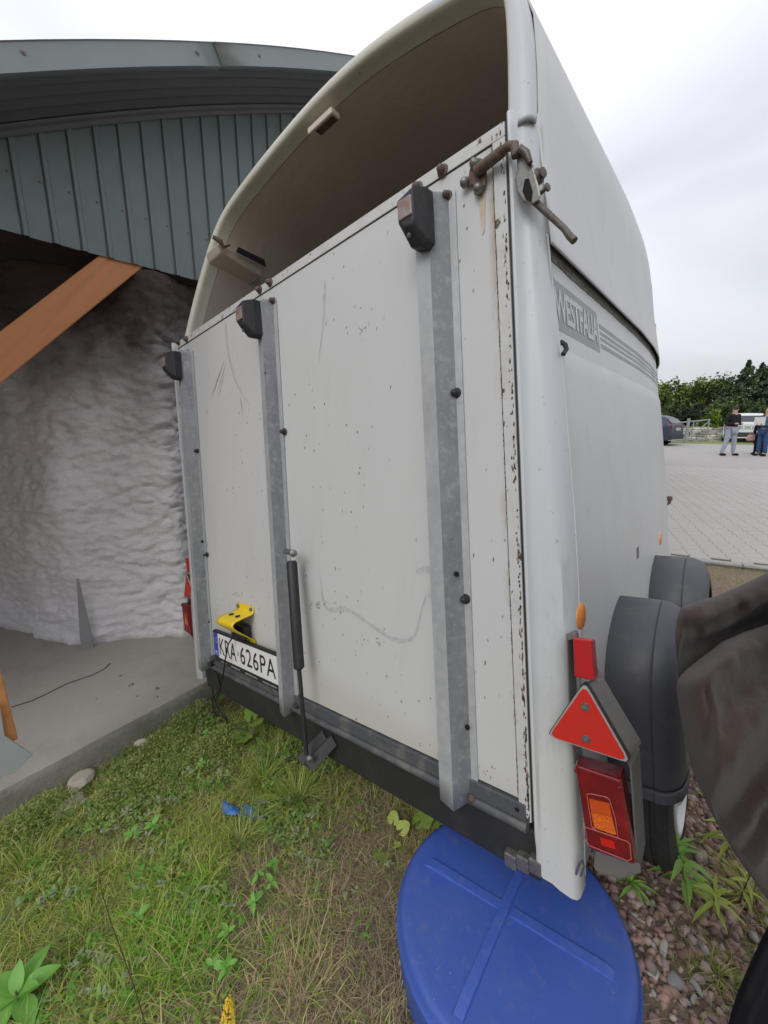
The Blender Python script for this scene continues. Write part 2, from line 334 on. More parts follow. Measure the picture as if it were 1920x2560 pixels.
for n, (nv, y, x, z) in enumerate(cells):
    z += random.uniform(-.0015, .0015)
    if nv == 0 and cnt < 296:
        o = b0 if first else b0.copy()
        if not first: COL.objects.link(o); o.parent = pav
        first = False; o.location = (x, y, z); o.rotation_euler = (random.uniform(-.004, .004), random.uniform(-.004, .004), random.uniform(-.006, .006)); cnt += 1
    else: block_geo(rest, x, y, z)
r = rest.build('paving_blocks', M_PAVE.m, pav, recalc=False); r['kind'] = 'stuff'
m = Mat('kerb_concrete', (.36, .355, .34), .9); m.mix(m.rng(m.noise(14, 5, .7), .45, .7, 0, .5), (.24, .235, .21)); m.bump(m.noise(80, 4), .3, .004); M_KERB = m
kerb_root = thing('parking_kerb', 'pale concrete edging kerb along the near side of the paved yard', 'kerb', lot(0, 0))
for k in range(-9, 7):
    k1 = MB(); P4 = [lot(u, v) for u, v in ((k * 1.0 + .004 + .35, -.105), (k + .996 + .35, -.105), (k + .996 + .35, -.03), (k + .004 + .35, -.03))]
    k1.hexa([(x, y, z - .14) for x, y, z in P4] + [(x, y, z + .010) for x, y, z in P4]); k1.build('kerb_stone', M_KERB.m, kerb_root, bevel=.006)

# ================================================================== BUILDING
BX = -2.5
m = Mat('steel_cladding', (.185, .225, .222), .42, .25, .5); m.mix(m.rng(m.noise(3, 4, .6), .4, .7, 0, .3), (.15, .185, .185)); m.rough(m.noise(15, 4), .3, .7, .38, .52); M_CLAD = m
m = Mat('verge_steel', (.27, .30, .295), .4, .3, .5); m.mix(m.rng(m.noise(6, 4, .6), .4, .7, 0, .25), (.21, .24, .24)); M_VERGE = m
m = Mat('soffit_steel', (.125, .125, .13), .55, .2); m.mix(m.rng(m.noise(8, 5, .6), .4, .7, 0, .4), (.09, .09, .095)); M_SOFF = m
m = Mat('orange_timber', (.66, .29, .115), .55); m.pos = m.map((1, 1, 1), (0, 0, 0), (math.radians(-48), 0, 0))
m.mix(m.rng(m.noise(6, 5, .6, (3, .35, 6)), .4, .7, 0, .6), (.52, .20, .07)); m.mix(m.rng(m.noise(22, 4, .6, (3, .12, 5)), .6, .75, 0, .35), (.40, .14, .05)); M_TIMB = m
m = Mat('plaster_wall', (.82, .80, .81), .9)
m.mix(m.rng(m.noise(1.6, 5, .6), .4, .7, 0, .35), (.70, .67, .675)); m.mix(m.rng(m.math('ADD', m.comp(2), m.math('MULTIPLY', m.noise(2.2, 4, .6), .9)), 1.28, 2.0), (.085, .065, .058))  # dark brown towards the top: mostly the roof's shade, painted into the plaster
m.mix(m.rng(m.math('ADD', m.comp(2), m.math('MULTIPLY', m.noise(7, 4, .6), .12)), -.44, -.50), (.42, .37, .31))
m.bump(m.noise(22, 5, .6, (1, 1, 1.8)), .6, .02); m.bump(m.noise(60, 5, .7), .5, .006); M_PLAS = m
m = Mat('concrete_slab', (.43, .405, .36), .9); m.mix(m.rng(m.noise(3.5, 6, .7, off=(1, 5, 0)), .48, .7, 0, .6), (.28, .25, .20)); m.mix(m.rng(m.noise(1.4, 5, .6), .4, .7, 0, .55), (.41, .375, .32)); m.mix(m.rng(m.noise(90, 5, .7), .5, .72, 0, .4), (.33, .32, .30))
m.mix(m.rng(m.noise(5, 5, .7, off=(2, 2, 0)), .62, .72, 0, .4), (.42, .33, .26)); m.bump(m.noise(140, 5, .7), .35, .004); m.bump(m.noise(20, 4, .6), .2, .008); M_SLAB = m
SZ = -.53
e0 = wp(0, 1981, 2, SZ)[:2]; ed = wp(462, 1734, 2, SZ)[:2] - e0; ed /= np.linalg.norm(ed)
A = e0 - ed * 2.2; B = e0 + ed * 8
edge = [(A + (B - A) * t) for t in np.linspace(0, 1, 60)]
sb = MB(); ring_t = []; ring_b = []
for p in edge:
    j = .006 * mnoise.noise(Vector((p[0] * 9, p[1] * 9, 0)))
    ring_t.append((p[0] + j, p[1], SZ)); ring_b.append((p[0] + .03 + 2 * j, p[1] + .01, -.78))
bk = [(p[0] - 11, p[1] - 4, SZ) for p in edge]
eb = MB(); eb.loft([ring_b, [(a[0] * .6 + b[0] * .4 + .004, a[1], SZ - .03) for a, b in zip(ring_t, ring_b)], [(a[0] + .004, a[1], SZ - .006) for a in ring_t], [(a[0] - .006, a[1], SZ) for a in ring_t]], False); sb.loft([[(a[0] - .006, a[1], SZ) for a in ring_t], bk], False)
slab = tag(sb.build('concrete_floor', M_SLAB.m, smooth='auto'), kind='structure')
m = Mat('damp_concrete', (.26, .25, .215), .9); m.mix(m.rng(m.noise(5, 6, .7), .42, .65, 0, .7), (.13, .135, .09)); m.mix(m.rng(m.noise(60, 5, .7), .5, .7, 0, .4), (.36, .34, .30)); m.bump(m.noise(50, 6, .7), .6, .008)
eb.build('floor_edge', m.m, slab, smooth='auto', auto=60)
ck = MB(); cp = [wp(x, y, 2, SZ + .001) for x, y in ((28, 1768), (80, 1752), (130, 1728), (170, 1708), (230, 1688), (262, 1672), (276, 1658))]
for a, b in zip(cp[:-1], cp[1:]):
    d = np.array(b) - a; n_ = np.array([-d[1], d[0], 0]); n_ /= np.linalg.norm(n_); wd = .0045
    ck.add([a - n_ * wd, b - n_ * wd, b + n_ * wd, a + n_ * wd], [(0, 1, 2, 3)])
ck.build('crack', M_DARK.m, slab)

barn = thing('barn', 'barn with arched grey sheet-metal roof, ribbed gable cladding and rough whitewashed wall', 'barn', (-3.5, 1, SZ))
base = [(-7.5, -1.35), (-5.6, -1.05)] + [tuple(wp(*q, 2, SZ)[:2]) for q in ((-60, 1540), (0, 1565), (100, 1595), (160, 1606), (215, 1612), (300, 1600), (400, 1593), (480, 1590))] + [(-2.62, .55), (-2.72, 1.0), (-2.8, 1.8), (-3.0, 3), (-3.4, 6), (-4.2, 9)]
def cat(P, n):
    P = [P[0]] + P + [P[-1]]; out = []
    for i in range(1, len(P) - 2):
        for k in range(n):
            t = k / n; a, b, c, d = [np.array(P[i + q], float) for q in (-1, 0, 1, 2)]
            out.append(.5 * ((2 * b) + (-a + c) * t + (2 * a - 5 * b + 4 * c - d) * t * t + (-a + 3 * b - 3 * c + d) * t ** 3))
    out.append(np.array(P[-2], float)); return out
bc = cat(base, 24)
sl_ = np.concatenate([[0], np.cumsum([np.linalg.norm(bc[k + 1] - bc[k]) for k in range(len(bc) - 1)])]); tt_ = np.concatenate([np.arange(0, 2.2, .06), np.arange(2.2, 6.6, .016), np.arange(6.6, sl_[-1], .1)]); bc = [np.array([np.interp(t, sl_, [q[0] for q in bc]), np.interp(t, sl_, [q[1] for q in bc])]) for t in tt_]; wz = np.linspace(SZ - .02, 1.80, 170); wb = MB(); rows = []
for z in wz:
    row = []
    for i, p in enumerate(bc):
        t = bc[min(i + 1, len(bc) - 1)] - bc[max(i - 1, 0)]; n_ = np.array([t[1], -t[0]]) / (np.linalg.norm(t) + 1e-9)
        u = tt_[i] * 1.6
        h = .035 * mnoise.noise(Vector((u * .9, z * 1.8, 0))) + .022 * mnoise.noise(Vector((u * 1.8, z * 8, 5))) + .020 * abs(mnoise.noise(Vector((u * 4, z * 14, 9)))) + .010 * mnoise.noise(Vector((u * 8, z * 24, 2))) - .030 * max(0, 1 - abs(mnoise.noise(Vector((u * 2.2, z * 10, 31)))) * 9) * (.5 + mnoise.noise(Vector((u * 1.5, z * 4, 8)))) - .012 * max(0, 1 - abs(mnoise.noise(Vector((u * 5, z * 19, 41)))) * 7) + .006 * mnoise.noise(Vector((u * 20, z * 40, 2)))
        h += .03 * max(0, 1 - (z - SZ) / .10) * .0
        row.append((p[0] + n_[0] * h, p[1] + n_[1] * h, z))
    rows.append(row)
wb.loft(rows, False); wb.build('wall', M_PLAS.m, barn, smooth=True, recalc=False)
# arch of the roof: height over y
AR = [np.array((y, 2.517 + .566 * y - .037 * y * y)) for y in np.linspace(-3.4, 15, 100)]
VX = -2.03
def zoff(i): 
    t = AR[min(i + 1, len(AR) - 1)] - AR[max(i - 1, 0)]; t = t / np.linalg.norm(t); return np.array([t[1], -t[0]])   # points below/inward in (y,z)
vb = MB(); R0 = []; R1 = []; R2 = []; R3 = []; R4 = []
for i, (y, z) in enumerate(AR):
    n_ = zoff(i); w_ = .082
    R0.append((VX - .26, y, z + .012)); R1.append((VX + .006, y, z + .004)); R2.append((VX, y, z)); R3.append((VX, y + n_[0] * w_, z + n_[1] * w_)); R4.append((VX - .05, y + n_[0] * w_, z + n_[1] * w_))
half = 24
SJ = int(np.argmin([abs(a[0] - wp(495, 110, 0, VX)[1]) for a in AR]))
for s0, s1 in ((0, SJ), (SJ, SJ + 17), (SJ + 17, SJ + 34), (SJ + 34, len(AR) - 1)):
    vb = MB(); e = .010 if s0 == SJ else 0
    vb.loft([[(q[0] + e * .25, q[1], q[2]) for q in RR[s0:s1 + 1]] for RR in (R0, R1, R2, R3, R4)], False)
    vb.build('verge_flashing', M_VERGE.m, barn, smooth='auto', solid=.0015)
# the arch profile coordinates from the front: corrugated soffit between verge and gable
sf = MB(); rings = []; n_r = 5
for i, (y, z) in enumerate(AR):
    n_ = zoff(i); r_ = []
    for k in range(n_r * 6 + 1):
        t = k / (n_r * 6); x = VX - .012 + (BX - .02 - VX) * t; ph = (k % 6) / 6
        h = .0 if ph < .3 else (.024 if .45 < ph < .8 else .012)
        dd = .078 - h * .7
        r_.append((x, y + n_[0] * dd, z + n_[1] * dd))
    rings.append(r_)
sf.loft(rings, False); sf.build('soffit', M_SOFF.m, barn, smooth='auto', auto=20)
rf = MB(); rings = []
for i, (y, z) in enumerate(AR): rings.append([(VX - .04, y, z + .014), (-12, y, z + .014)])
rf.loft(rings, False); rf.build('roof', M_CLAD.m, barn, smooth=True, recalc=False)
# gable cladding sheets: each board with a raised rib
cy = []; pxs = [ (52, 575), (127, 608), (200, 627), (268, 645), (329, 660), (385, 674), (437, 690), (486, 703)]
ycl = [wp(px, py, 0, BX)[1] for px, py in pxs]
step = (ycl[-1] - ycl[0]) / (len(ycl) - 1)
ZB = 1.812
def ztop(y):
    i = int(np.interp(y, [a[0] for a in AR], range(len(AR)))); i = min(max(i, 1), len(AR) - 2); n_ = zoff(i)
    return float(np.interp(y, [a[0] + zoff(k)[0] * .075 for k, a in enumerate(AR)], [a[1] + zoff(k)[1] * .075 for k, a in enumerate(AR)])) - .012
y = ycl[0] - step * 7; sc = MB()
while y < 9:
    y1 = y + step; z0, z1 = ztop(y), ztop(y1)
    if z0 > ZB + .1:
        cb = MB(); prof = [(y, -.0), (y + .008, .012), (y + .026, .012), (y + .032, 0), (y1 - .002, 0)]
        zt = [np.interp(p[0], [y, y1], [z0, z1]) for p in prof]
        cb.loft([[(BX + q, p, ZB + random.uniform(-.002, .002)) for p, q in prof], [(BX + q, p, t) for (p, q), t in zip(prof, zt)]], False)
        cb.build('cladding_panel', M_CLAD.m, barn, solid=.002, recalc=False)
        sc.lathe((BX + .0, y1 - .014, ZB + .26), (1, 0, 0), [(.007, 0), (.007, .002), (.004, .003), (.004, .006), (0.001, .007)], 8)
    y = y1
sc.build('screws', M_ZINC.m, barn)['kind'] = 'stuff'
dr = MB()
for t_ in (.02, .08): pass
fl = MB(); rings = []
for i, (y, z) in enumerate(AR):       # cover strip where gable meets soffit
    n_ = zoff(i); rings.append([(BX + .045, y + n_[0] * .080, z + n_[1] * .080), (BX + .018, y + n_[0] * .092, z + n_[1] * .092), (BX + .018, y + n_[0] * .118, z + n_[1] * .118)])
fl.loft(rings, False); fl.build('cover_strip', M_SOFF.m, barn, smooth='auto', solid=.002)
sw = MB()
for px, py in ((58, 130), (495, 133), (648, 140)):
    q = wp(px, py, 0, VX); sw.lathe((VX, q[1], q[2]), (1, 0, 0), [(.010, 0), (.010, .003), (.005, .004), (.005, .008), (.001, .009)], 8)
sw.build('verge_screws', M_ZINC.m, barn)['kind'] = 'stuff'
# ceiling boards behind the gable, seen as the dark under-roof
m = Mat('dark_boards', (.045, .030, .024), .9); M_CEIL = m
k = 0; x = BX - .02
while x > -7.5:
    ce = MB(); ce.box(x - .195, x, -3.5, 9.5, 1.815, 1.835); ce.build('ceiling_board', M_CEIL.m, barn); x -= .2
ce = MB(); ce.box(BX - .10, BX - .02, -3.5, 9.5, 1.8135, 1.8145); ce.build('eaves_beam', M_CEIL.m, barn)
# brace + post
ax = BX - .012
P0, P1, P2, P3 = [wp(px, py, 0, ax) for px, py in ((0, 832), (0, 957), (352, 672), (246, 640))]
d = ((P3 - P0) + (P2 - P1)) / 2; d /= np.linalg.norm(d)
Q = [P0 - d * 1.9, P1 - d * 1.9, P2 + d * .05, P3 + d * .05]
br = MB(); br.prism([tuple(q) for q in Q], (0, 0, 0), (-.12, 0, 0))
br.build('brace', M_TIMB.m, barn, bevel=.006)
pc = [wp(px, py, 0, -1.62) for px, py in ((-60, 1475), (0, 1668), (46, 1848), (12, 1838), (-40, 1760), (-120, 1500))]
pst = MB(); d2 = np.array(pc[1]) - pc[2]; d2 /= np.linalg.norm(d2)
p_r0 = np.array(pc[2]); p_r1 = p_r0 + d2 * 2.6; wv = np.array([0, -.16, 0])
pst.prism([tuple(p_r0), tuple(p_r1), tuple(p_r1 + wv), tuple(p_r0 + wv)], (0, 0, 0), (-.14, 0, 0))
pst.build('post', M_TIMB.m, barn, bevel=.004)
m = Mat('post_shoe_steel', (.50, .52, .53), .55, .2); m.mix(m.rng(m.noise(20, 5, .7), .6, .72, 0, .5), (.20, .12, .08)); M_SHOE = m
sh = MB(); s0 = [wp(px, py, 0, -1.60) for px, py in ((-90, 1790), (0, 1760), (12, 1840), (82, 1888), (38, 1932), (-90, 1975))]
sh.prism([tuple(q) for q in s0], (0, 0, 0), (-.012, 0, 0)); sh.build('post_shoe', M_SHOE.m, barn, bevel=.002)
M_WPL = Mat('grey_wall_plate', (.34, .34, .35), .7); M_WPL.var(.4, 14)
fi = MB(); f0 = [wp(px, py, 2, SZ)[:3] for px, py in ((206, 1628), (234, 1618))]
zt_ = .12
fa = np.array(f0[0]); fb = np.array(f0[1]) + (np.array(f0[1]) - f0[0]) * .0; up = wp(222, 1475, 1, fa[1] * .5 + fb[1] * .5)[2]
fi.prism([tuple(fa), tuple(fb), (fb[0], fb[1], SZ + .12), (fa[0] * .3 + fb[0] * .7, fa[1] * .3 + fb[1] * .7, up), (fa[0] * .45 + fb[0] * .55, fa[1] * .45 + fb[1] * .55, up), (fa[0], fa[1], SZ + .10)], (-.003, .002, 0), (.003, -.002, 0))
fi.build('wall_plate', M_WPL.m, barn)

# ================================================================== HORSE TRAILER
T = thing('horse_trailer', 'white two-axle horse trailer with its tail ramp shut and the hood open above it', 'trailer', (-.86, .9, PG))
W_, H_ = 1.729, 1.586
# tail ramp
dp = MB(); dp.dbox(-1.70, -.028, .045, H_ - .028, -.03, .0); ramp = dp.build('ramp_panel', M_DOOR.m, T)
TT = MB(); TT.dbox(-W_, -.0, H_ - .030, H_, -.032, .004); TT.build('edge_trim', M_TRIM.m, T, bevel=.0015)
TT = MB(); TT.dbox(-.030, .0, .0, H_ - .0315, -.032, .005); TT.build('edge_trim', M_TRIM.m, T, bevel=.0015)
TT = MB(); TT.dbox(-W_, -W_ + .030, .0, H_ - .0315, -.032, .005); TT.build('edge_trim', M_TRIM.m, T, bevel=.0015)
g = MB(); g.dbox(-.0325, -.0295, .05, H_ - .03, -.02, .0012); g.dbox(-1.70, -.03, H_ - .0325, H_ - .0295, -.02, .0012); g.dbox(-W_ + .0295, -W_ + .0325, .05, H_ - .03, -.02, .0012); g.build('seam', M_DARK.m, T)
bs = MB(); bs.dbox(-W_ + .01, -.012, .0, .040, -.028, .010); bs.build('bottom_strip', M_STRIP.m, T, bevel=.002)
bs = MB(); bs.lathe(DP(-.032, .022, .0095), (0, -1, 0), [(.006, 0), (.006, .0012)], 10); bs.build('strip_hole', M_DARK.m, T)
hp = MB(); hp.tube([DP(-W_ + .02, -.016, .004), DP(-.01, -.016, .004)], .013, 12); hp.build('hinge_pipe', M_STRIP.m, T, smooth='auto')
bm_ = MB(); bm_.box(-W_ - .01, .006, .010, .075, -.168, -.034); bm_.box(-W_ + .2, -.2, .075, 2.4, -.165, -.10); bm_.build('chassis_beam', M_BLACK.m, T, bevel=.006)
for px in (1278, 1308, 1340):
    q = pl(px, 2148 + (px - 1278) * .24, 1, -.004); c_ = MB(); c_.box(q[0] - .016, q[0] + .016, -.012, .012, q[2] - .022, q[2] + .018); c_.build('bracket_lug', M_ZINC.m, T, bevel=.004)
# stiffening ribs (folded galvanised channels)
def rib(xt, xb, dx=1):
    r_ = MB(); zt, zb = H_ - .075, -.035
    def sec(x, z, cut=0): return [DP(x - .116 * dx, z + cut * .8, .0008), DP(x - .101 * dx, z + cut * .6, .002), DP(x - .092 * dx, z + .3 * cut, .043), DP(x - .050 * dx, z, .046), DP(x - .018, z + cut * .5, .004), DP(x - .0, z + cut * .8, .0028), DP(x, z + cut * .8, .0008)]
    r_.loft([sec(xb, zb, .035), sec(xb + (xt - xb) * .03, zb + .08), sec(xt, zt - .01), sec(xt, zt, -.004)], False)
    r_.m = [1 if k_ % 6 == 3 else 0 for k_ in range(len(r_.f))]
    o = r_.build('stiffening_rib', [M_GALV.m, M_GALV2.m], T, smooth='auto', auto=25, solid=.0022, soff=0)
    return o
RIBS = [(-1.545, -1.590), (-.868, -.905), (-.128, -.140)]
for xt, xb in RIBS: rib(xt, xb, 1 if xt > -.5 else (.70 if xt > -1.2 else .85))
def bolt(px, py, off=.002, r=.012, mt=None, nm='bolt'):
    x, z = door(px, py, off); p = DP(x, z, off); b = MB()
    b.lathe(p, (0, -1, LEAN), [(r * 1.45, 0), (r * 1.35, .003), (r, .004), (r * .98, .010), (r * .75, .016), (r * .3, .019), (.0005, .0195)], 14)
    return b.build(nm, (mt or M_RUST).m, T, smooth='auto', auto=40)
for q in ((1045, 470), (1107, 427), (650, 725), (676, 707), (447, 856), (467, 848)): bolt(*q, off=.004, r=.0105)
for q in ((1120, 490, .0085), (1141, 983, .0095), (1164, 1497, .0095), (1183, 1990, .011), (684, 752, .0085), (711, 1079, .009), (471, 881, .009), (495, 1127, .008), (518, 1386, .008), (538, 1648, .01), (746, 1762, .01)): bolt(q[0], q[1], off=.004, r=q[2], mt=M_BLACK if q[2] < .011 and q[1] > 900 else M_RUST)
for px, py in ((1141, 1435), (1083, 768), (1168, 1818), (670, 934), (506, 1354), (530, 1552)):
    x, z = door(px, py, .03); 
    side = px in (1141, 1168, 506)
    h_ = MB(); p = np.array(DP(x, z, .0))
    if side: h_.lathe(pl(px, py, 1, LEAN * z - .026), (.75, -.65, 0), [(.0065, -.002), (.0065, .0035)], 10)
    else: h_.lathe(DP(x, z, .0425), (0, -1, 0), [(.005, 0), (.005, .0035)], 10)
    h_.build('rib_hole', M_DARK.m, T)
# marker blocks near the top of the ribs
def marker(xb, zt):
    b = MB(); z1 = zt; z0 = zt - .132
    P = [(-.068, z1 - .012), (-.004, z1), (-.004, z0 + .012), (-.020, z0), (-.054, z0 + .012), (-.070, z0 + .050)]
    back = [DP(xb + x, z, .044) for x, z in P]; mid = [DP(xb + x, z, .075) for x, z in P]
    fr = [(-.064, z1 - .022), (-.016, z1 - .010), (-.018, z0 + .052), (-.024, z0 + .040), (-.048, z0 + .046), (-.062, z0 + .062)]
    b.loft([back, mid, [DP(xb + x, z, .112) for x, z in fr]], True, True)
    o = b.build('marker_block', M_RUB.m, T, bevel=.004)
    l = MB(); l.dbox(xb - .060, xb - .020, z0 + .062, z1 - .026, .110, .1155); l.build('marker_lens', M_WORN.m, o, bevel=.003)
    s_ = MB(); s_.lathe(DP(xb - .040, z0 + .030, .098), (0, -1, -.6), [(.0055, 0), (.005, .006), (.001, .007)], 10); s_.build('screw', M_ZINC.m, o)
    return o
for (xt, xb) in RIBS: marker(xt - .030, H_ - .082)
# latch on the right: bolted foot, bar, hook and lever
lt = MB(); x0, z0 = door(1197, 442, .004)
lx = [DP(x0 + a, z0 + b, .006) for a, b in ((-.016, .030), (-.002, .040), (.012, .030), (.010, .008), (.022, -.002), (.018, -.030), (.004, -.046), (-.010, -.036), (-.012, -.014), (-.034, -.010), (-.038, .004), (-.022, .010))]
lt.prism(lx, (0, 0, 0), (0, -.006, 0)); latch = lt.build('latch', M_RUST.m, T, bevel=.0015)
for a, b in ((-.004, .026), (.004, -.032), (-.030, -.002)):
    p = DP(x0 + a, z0 + b, .012); bb = MB(); bb.lathe(p, (0, -1, LEAN), [(.0115, 0), (.011, .006), (.008, .012), (.003, .015), (.0004, .0155)], 14); bb.build('bolt_head', M_ZINC.m, latch, smooth='auto')
bar = MB(); pb = DP(x0 + .002, z0 + .002, .020)
pA = np.array(pb); pB = np.array(DP(x0 + .070, z0 + .004, .030)); pC = np.array(DP(.020, z0 + .002, .036)); pD = np.array(DP(.034, z0 - .006, .038)); pE = np.array(DP(.036, z0 - .028, .038))
bar.tube([pA, pB], [.0125, .0115], 14); bar.tube([pB, pC, pD, pE], [.0095, .0095, .010, .0085], 12); bar.build('latch_bar', M_RUST.m, latch, smooth='auto')
def ypoly(pts, y0, y1, nm, mt, par, bev=.003):
    b = MB(); b.loft([[tuple(pl(px, py, 1, y0)) for px, py in pts], [tuple(pl(px, py, 1, y1) + np.array([0, y0 - y1 if False else 0, 0])) for px, py in pts]], True, True); return b.build(nm, mt.m, par, bevel=bev)
ypoly(((1290, 376), (1300, 371), (1318, 384), (1334, 415), (1345, 455), (1353, 490), (1346, 503), (1326, 514), (1306, 505), (1291, 480), (1287, 450), (1294, 425)), .070, .090, 'latch_plate', M_ZINC, latch, .004)
ypoly(((1312, 448), (1322, 446), (1331, 478), (1328, 505), (1316, 500), (1306, 478)), .068, .072, 'latch_slot', M_DARK, latch, 0)
lw = MB(); lw.tube([pl(1289, 385, 1, .062), pl(1302, 372, 1, .06), pl(1316, 384, 1, .062), pl(1325, 408, 1, .064)], [.006, .008, .008, .006], 10); lw.build('latch_hook', M_ZDK.m, latch, smooth='auto')
hd = MB(); h0 = pl(1322, 490, 1, .088); h1 = pl(1385, 548, 1, .075); h2 = pl(1412, 573, 1, .066); h3 = pl(1424, 590, 1, .060); h4 = pl(1436, 602, 1, .058)
hd.tube([h0, h1, h2, h3, h4], [.0075, .0065, .0062, .0068, .0072], 10); hd.build('latch_lever', M_ZDK.m, latch, smooth='auto')
pv = MB(); q = pl(1347, 440, 1, .085); pv.lathe(q, (1, -.35, 0), [(.015, -.014), (.015, .002), (.010, .006), (.010, .012), (.001, .013)], 14); q = pl(1357, 478, 1, .08); pv.lathe(q, (1, -.3, .1), [(.004, -.02), (.004, .008), (.008, .009), (.008, .013), (.001, .014)], 10); pv.build('latch_pivot', M_ZDK.m, latch, smooth='auto')
rg = MB(); x1, z1 = door(1205, 520, .0015); rg.prism([DP(x1 - .008, z1 + .03, .0012), DP(x1 + .010, z1 + .03, .0012), DP(x1 + .004, z1 - .05, .0012), DP(x1 - .002, z1 - .06, .0012)], (0, 0, 0), (0, -.0006, 0))
m = Mat('rust_run', (.50, .40, .28), .6); m.mix(m.rng(m.noise(30, 4), .4, .6, 0, .6), (.56, .52, .44)); rg.build('rust_run', m.m, ramp)

M_SCUF = Mat('scuff_grey', (.40, .41, .415), .55); M_SCUF.mix(M_SCUF.rng(M_SCUF.noise(70, 5, .7), .4, .6, 0, .9), (.52, .53, .525)); M_SCR = Mat('scratch_dark', (.12, .115, .11), .7)
def mark(pts, w0, w1, mt, off, nm='scuff_mark'):
    P_ = [np.array(door(*p_, off)) for p_ in pts]; b = MB(); rr = []
    Q_ = cat([tuple(p_) for p_ in P_], 5) if len(P_) > 2 else [P_[0] * (1 - t) + P_[1] * t for t in np.linspace(0, 1, 8)]
    for i_, q_ in enumerate(Q_):
        t = Q_[min(i_ + 1, len(Q_) - 1)] - Q_[max(i_ - 1, 0)]; t /= np.linalg.norm(t) + 1e-9; f_ = i_ / (len(Q_) - 1); wv_ = (w0 + (w1 - w0) * f_) * (math.sin(math.pi * min(1, f_ + .06)) ** .5 if 0 < f_ < 1 else .1) * random.uniform(.6, 1.2) / 2
        rr.append([DP(q_[0] - t[1] * wv_, q_[1] + t[0] * wv_, off), DP(q_[0] + t[1] * wv_, q_[1] - t[0] * wv_, off)])
    b.loft(rr, False); return b.build(nm, mt.m, ramp)
mark(((563, 800), (570, 880), (592, 960), (632, 1026)), .020, .009, M_SCUF, .0006)
mark(((812, 700), (808, 800), (796, 905)), .012, .007, M_SCUF, .0006)
for a_, b_ in (((562, 898), (527, 1002)), ((566, 905), (541, 985)), ((555, 915), (526, 1000)), ((560, 935), (545, 998)), ((521, 1022), (513, 1040)), ((600, 990), (608, 1045))): mark((a_, b_), .0022, .0016, M_SCR, .0008, 'scratch')
mark(((800, 1440), (815, 1520), (870, 1525), (930, 1565), (990, 1600), (1035, 1590), (1055, 1520), (1085, 1440)), .016, .012, M_SCUF, .0006)
mark(((1040, 1430), (1075, 1425), (1082, 1470), (1070, 1500)), .022, .02, M_SCUF, .0006)
for k_ in range(26):
    px_ = random.choice((random.uniform(770, 850), random.uniform(880, 960))); py_ = random.uniform(1500, 1525) if px_ < 850 else random.uniform(1588, 1612); mark(((px_, py_), (px_ + random.uniform(2, 7), py_ + random.uniform(-5, 8))), .002, .002, M_SCR, .0008, 'scratch')
for px_, py_, n_ in ((795, 1512, 7), (900, 770, 4), (905, 822, 4), (1226, 1930, 6), (1228, 1985, 9), (595, 1480, 6)):
    for k_ in range(n_): x_ = px_ + random.uniform(-16, 16); y_ = py_ + random.uniform(-12, 12); mark(((x_, y_), (x_ + random.uniform(-8, 8), y_ + random.uniform(-9, 12))), .0026, .002, M_SCR, .0008, 'scratch')
pb_ = MB(); M_PEEL = Mat('peeled_paint', (.06, .045, .035), .8); M_PEEL.mix(M_PEEL.rng(M_PEEL.noise(40, 4), .45, .6, 0, .9), (.17, .08, .04))
for k_ in range(190):
    z_ = H_ * random.random() ** 1.5; x_ = random.choice((-.0035, -.0045, -.006)) - random.random() ** 3 * .006; h_ = random.uniform(.002, .012) * (1.6 if z_ < .5 else 1); w_ = random.uniform(.001, .0035)
    pb_.add([DP(x_ - w_, z_, .0056), DP(x_, z_ - h_ * .3, .0056), DP(x_ + w_ * .6, z_ + h_ * .3, .0056), DP(x_ - w_ * .2, z_ + h_, .0056)], [(0, 1, 2, 3)])
for k_ in range(90):
    z_ = H_ * random.random(); pb_.add([DP(-.0325 - .001, z_, .0014), DP(-.0285, z_, .0056), DP(-.0290, z_ + random.uniform(.004, .02), .0056), DP(-.0325, z_ + .006, .0014)], [(0, 1, 2, 3)])
pb_.build('paint_peel', M_PEEL.m, ramp)['kind'] = 'stuff'

# ---- hull: post moulding, hood, side wall
def edge_x(z): return float(np.interp(z, [-.12, .57, 1.0, 1.28, 1.586], [.096, .095, .080, .066, .056]))
def y_ridge(z): return float(np.interp(z, [-.12, 0, .5, .75, 1.15, 1.3, 1.586, 1.7], [.045, .055, .108, .132, .140, .134, .140, .160]))
RIM0 = LEAN * H_ + .012
def ry(z): return RIM0 + .2 * (z - H_)
post_z = np.concatenate([[-.118, -.1001], np.linspace(-.1, 1.5, 40), [1.56, 1.592]])
rings = []
for z in post_z:
    k = edge_x(z); y = LEAN * z
    cut = -.028 * 1 if z < -.1 else 0
    zz = lambda x: z + (cut * (x / .096) if z < -.1 else 0)
    yr = y_ridge(z)
    a = max(0, min(1, (z - .2) / .35)); lip = .9 if z > -.02 else .2
    rings.append([(.008, y + .05, zz(.0)), (.008, y - .010 * lip, zz(0)), (.012, y - .016 * lip, zz(.01)), (.018, y - .015 * lip, zz(.01)), (.023, y - .004, zz(.02)), (.036 * (k / .096) + .006, y + .004 * a, zz(.036)), (k * .62, y + .006 * a, zz(.06)), (k - .012, y + .002 + .012 * a, zz(.08)), (k - .002, y + .010 + .030 * a, zz(.095)), (k + .002, y + .02 + .035 * a, zz(.096)), (k + .003, max(yr, y + .05), zz(.097)), (k - .03, max(yr, y + .05) + .03, zz(.097))])
rings.insert(0, [(.04, .03, -.118)] * 12)
pm_ = MB(); pm_.loft(rings, False); pm_.build('corner_post', M_POST.m, T, smooth='auto', auto=50, recalc=False, solid=.003)
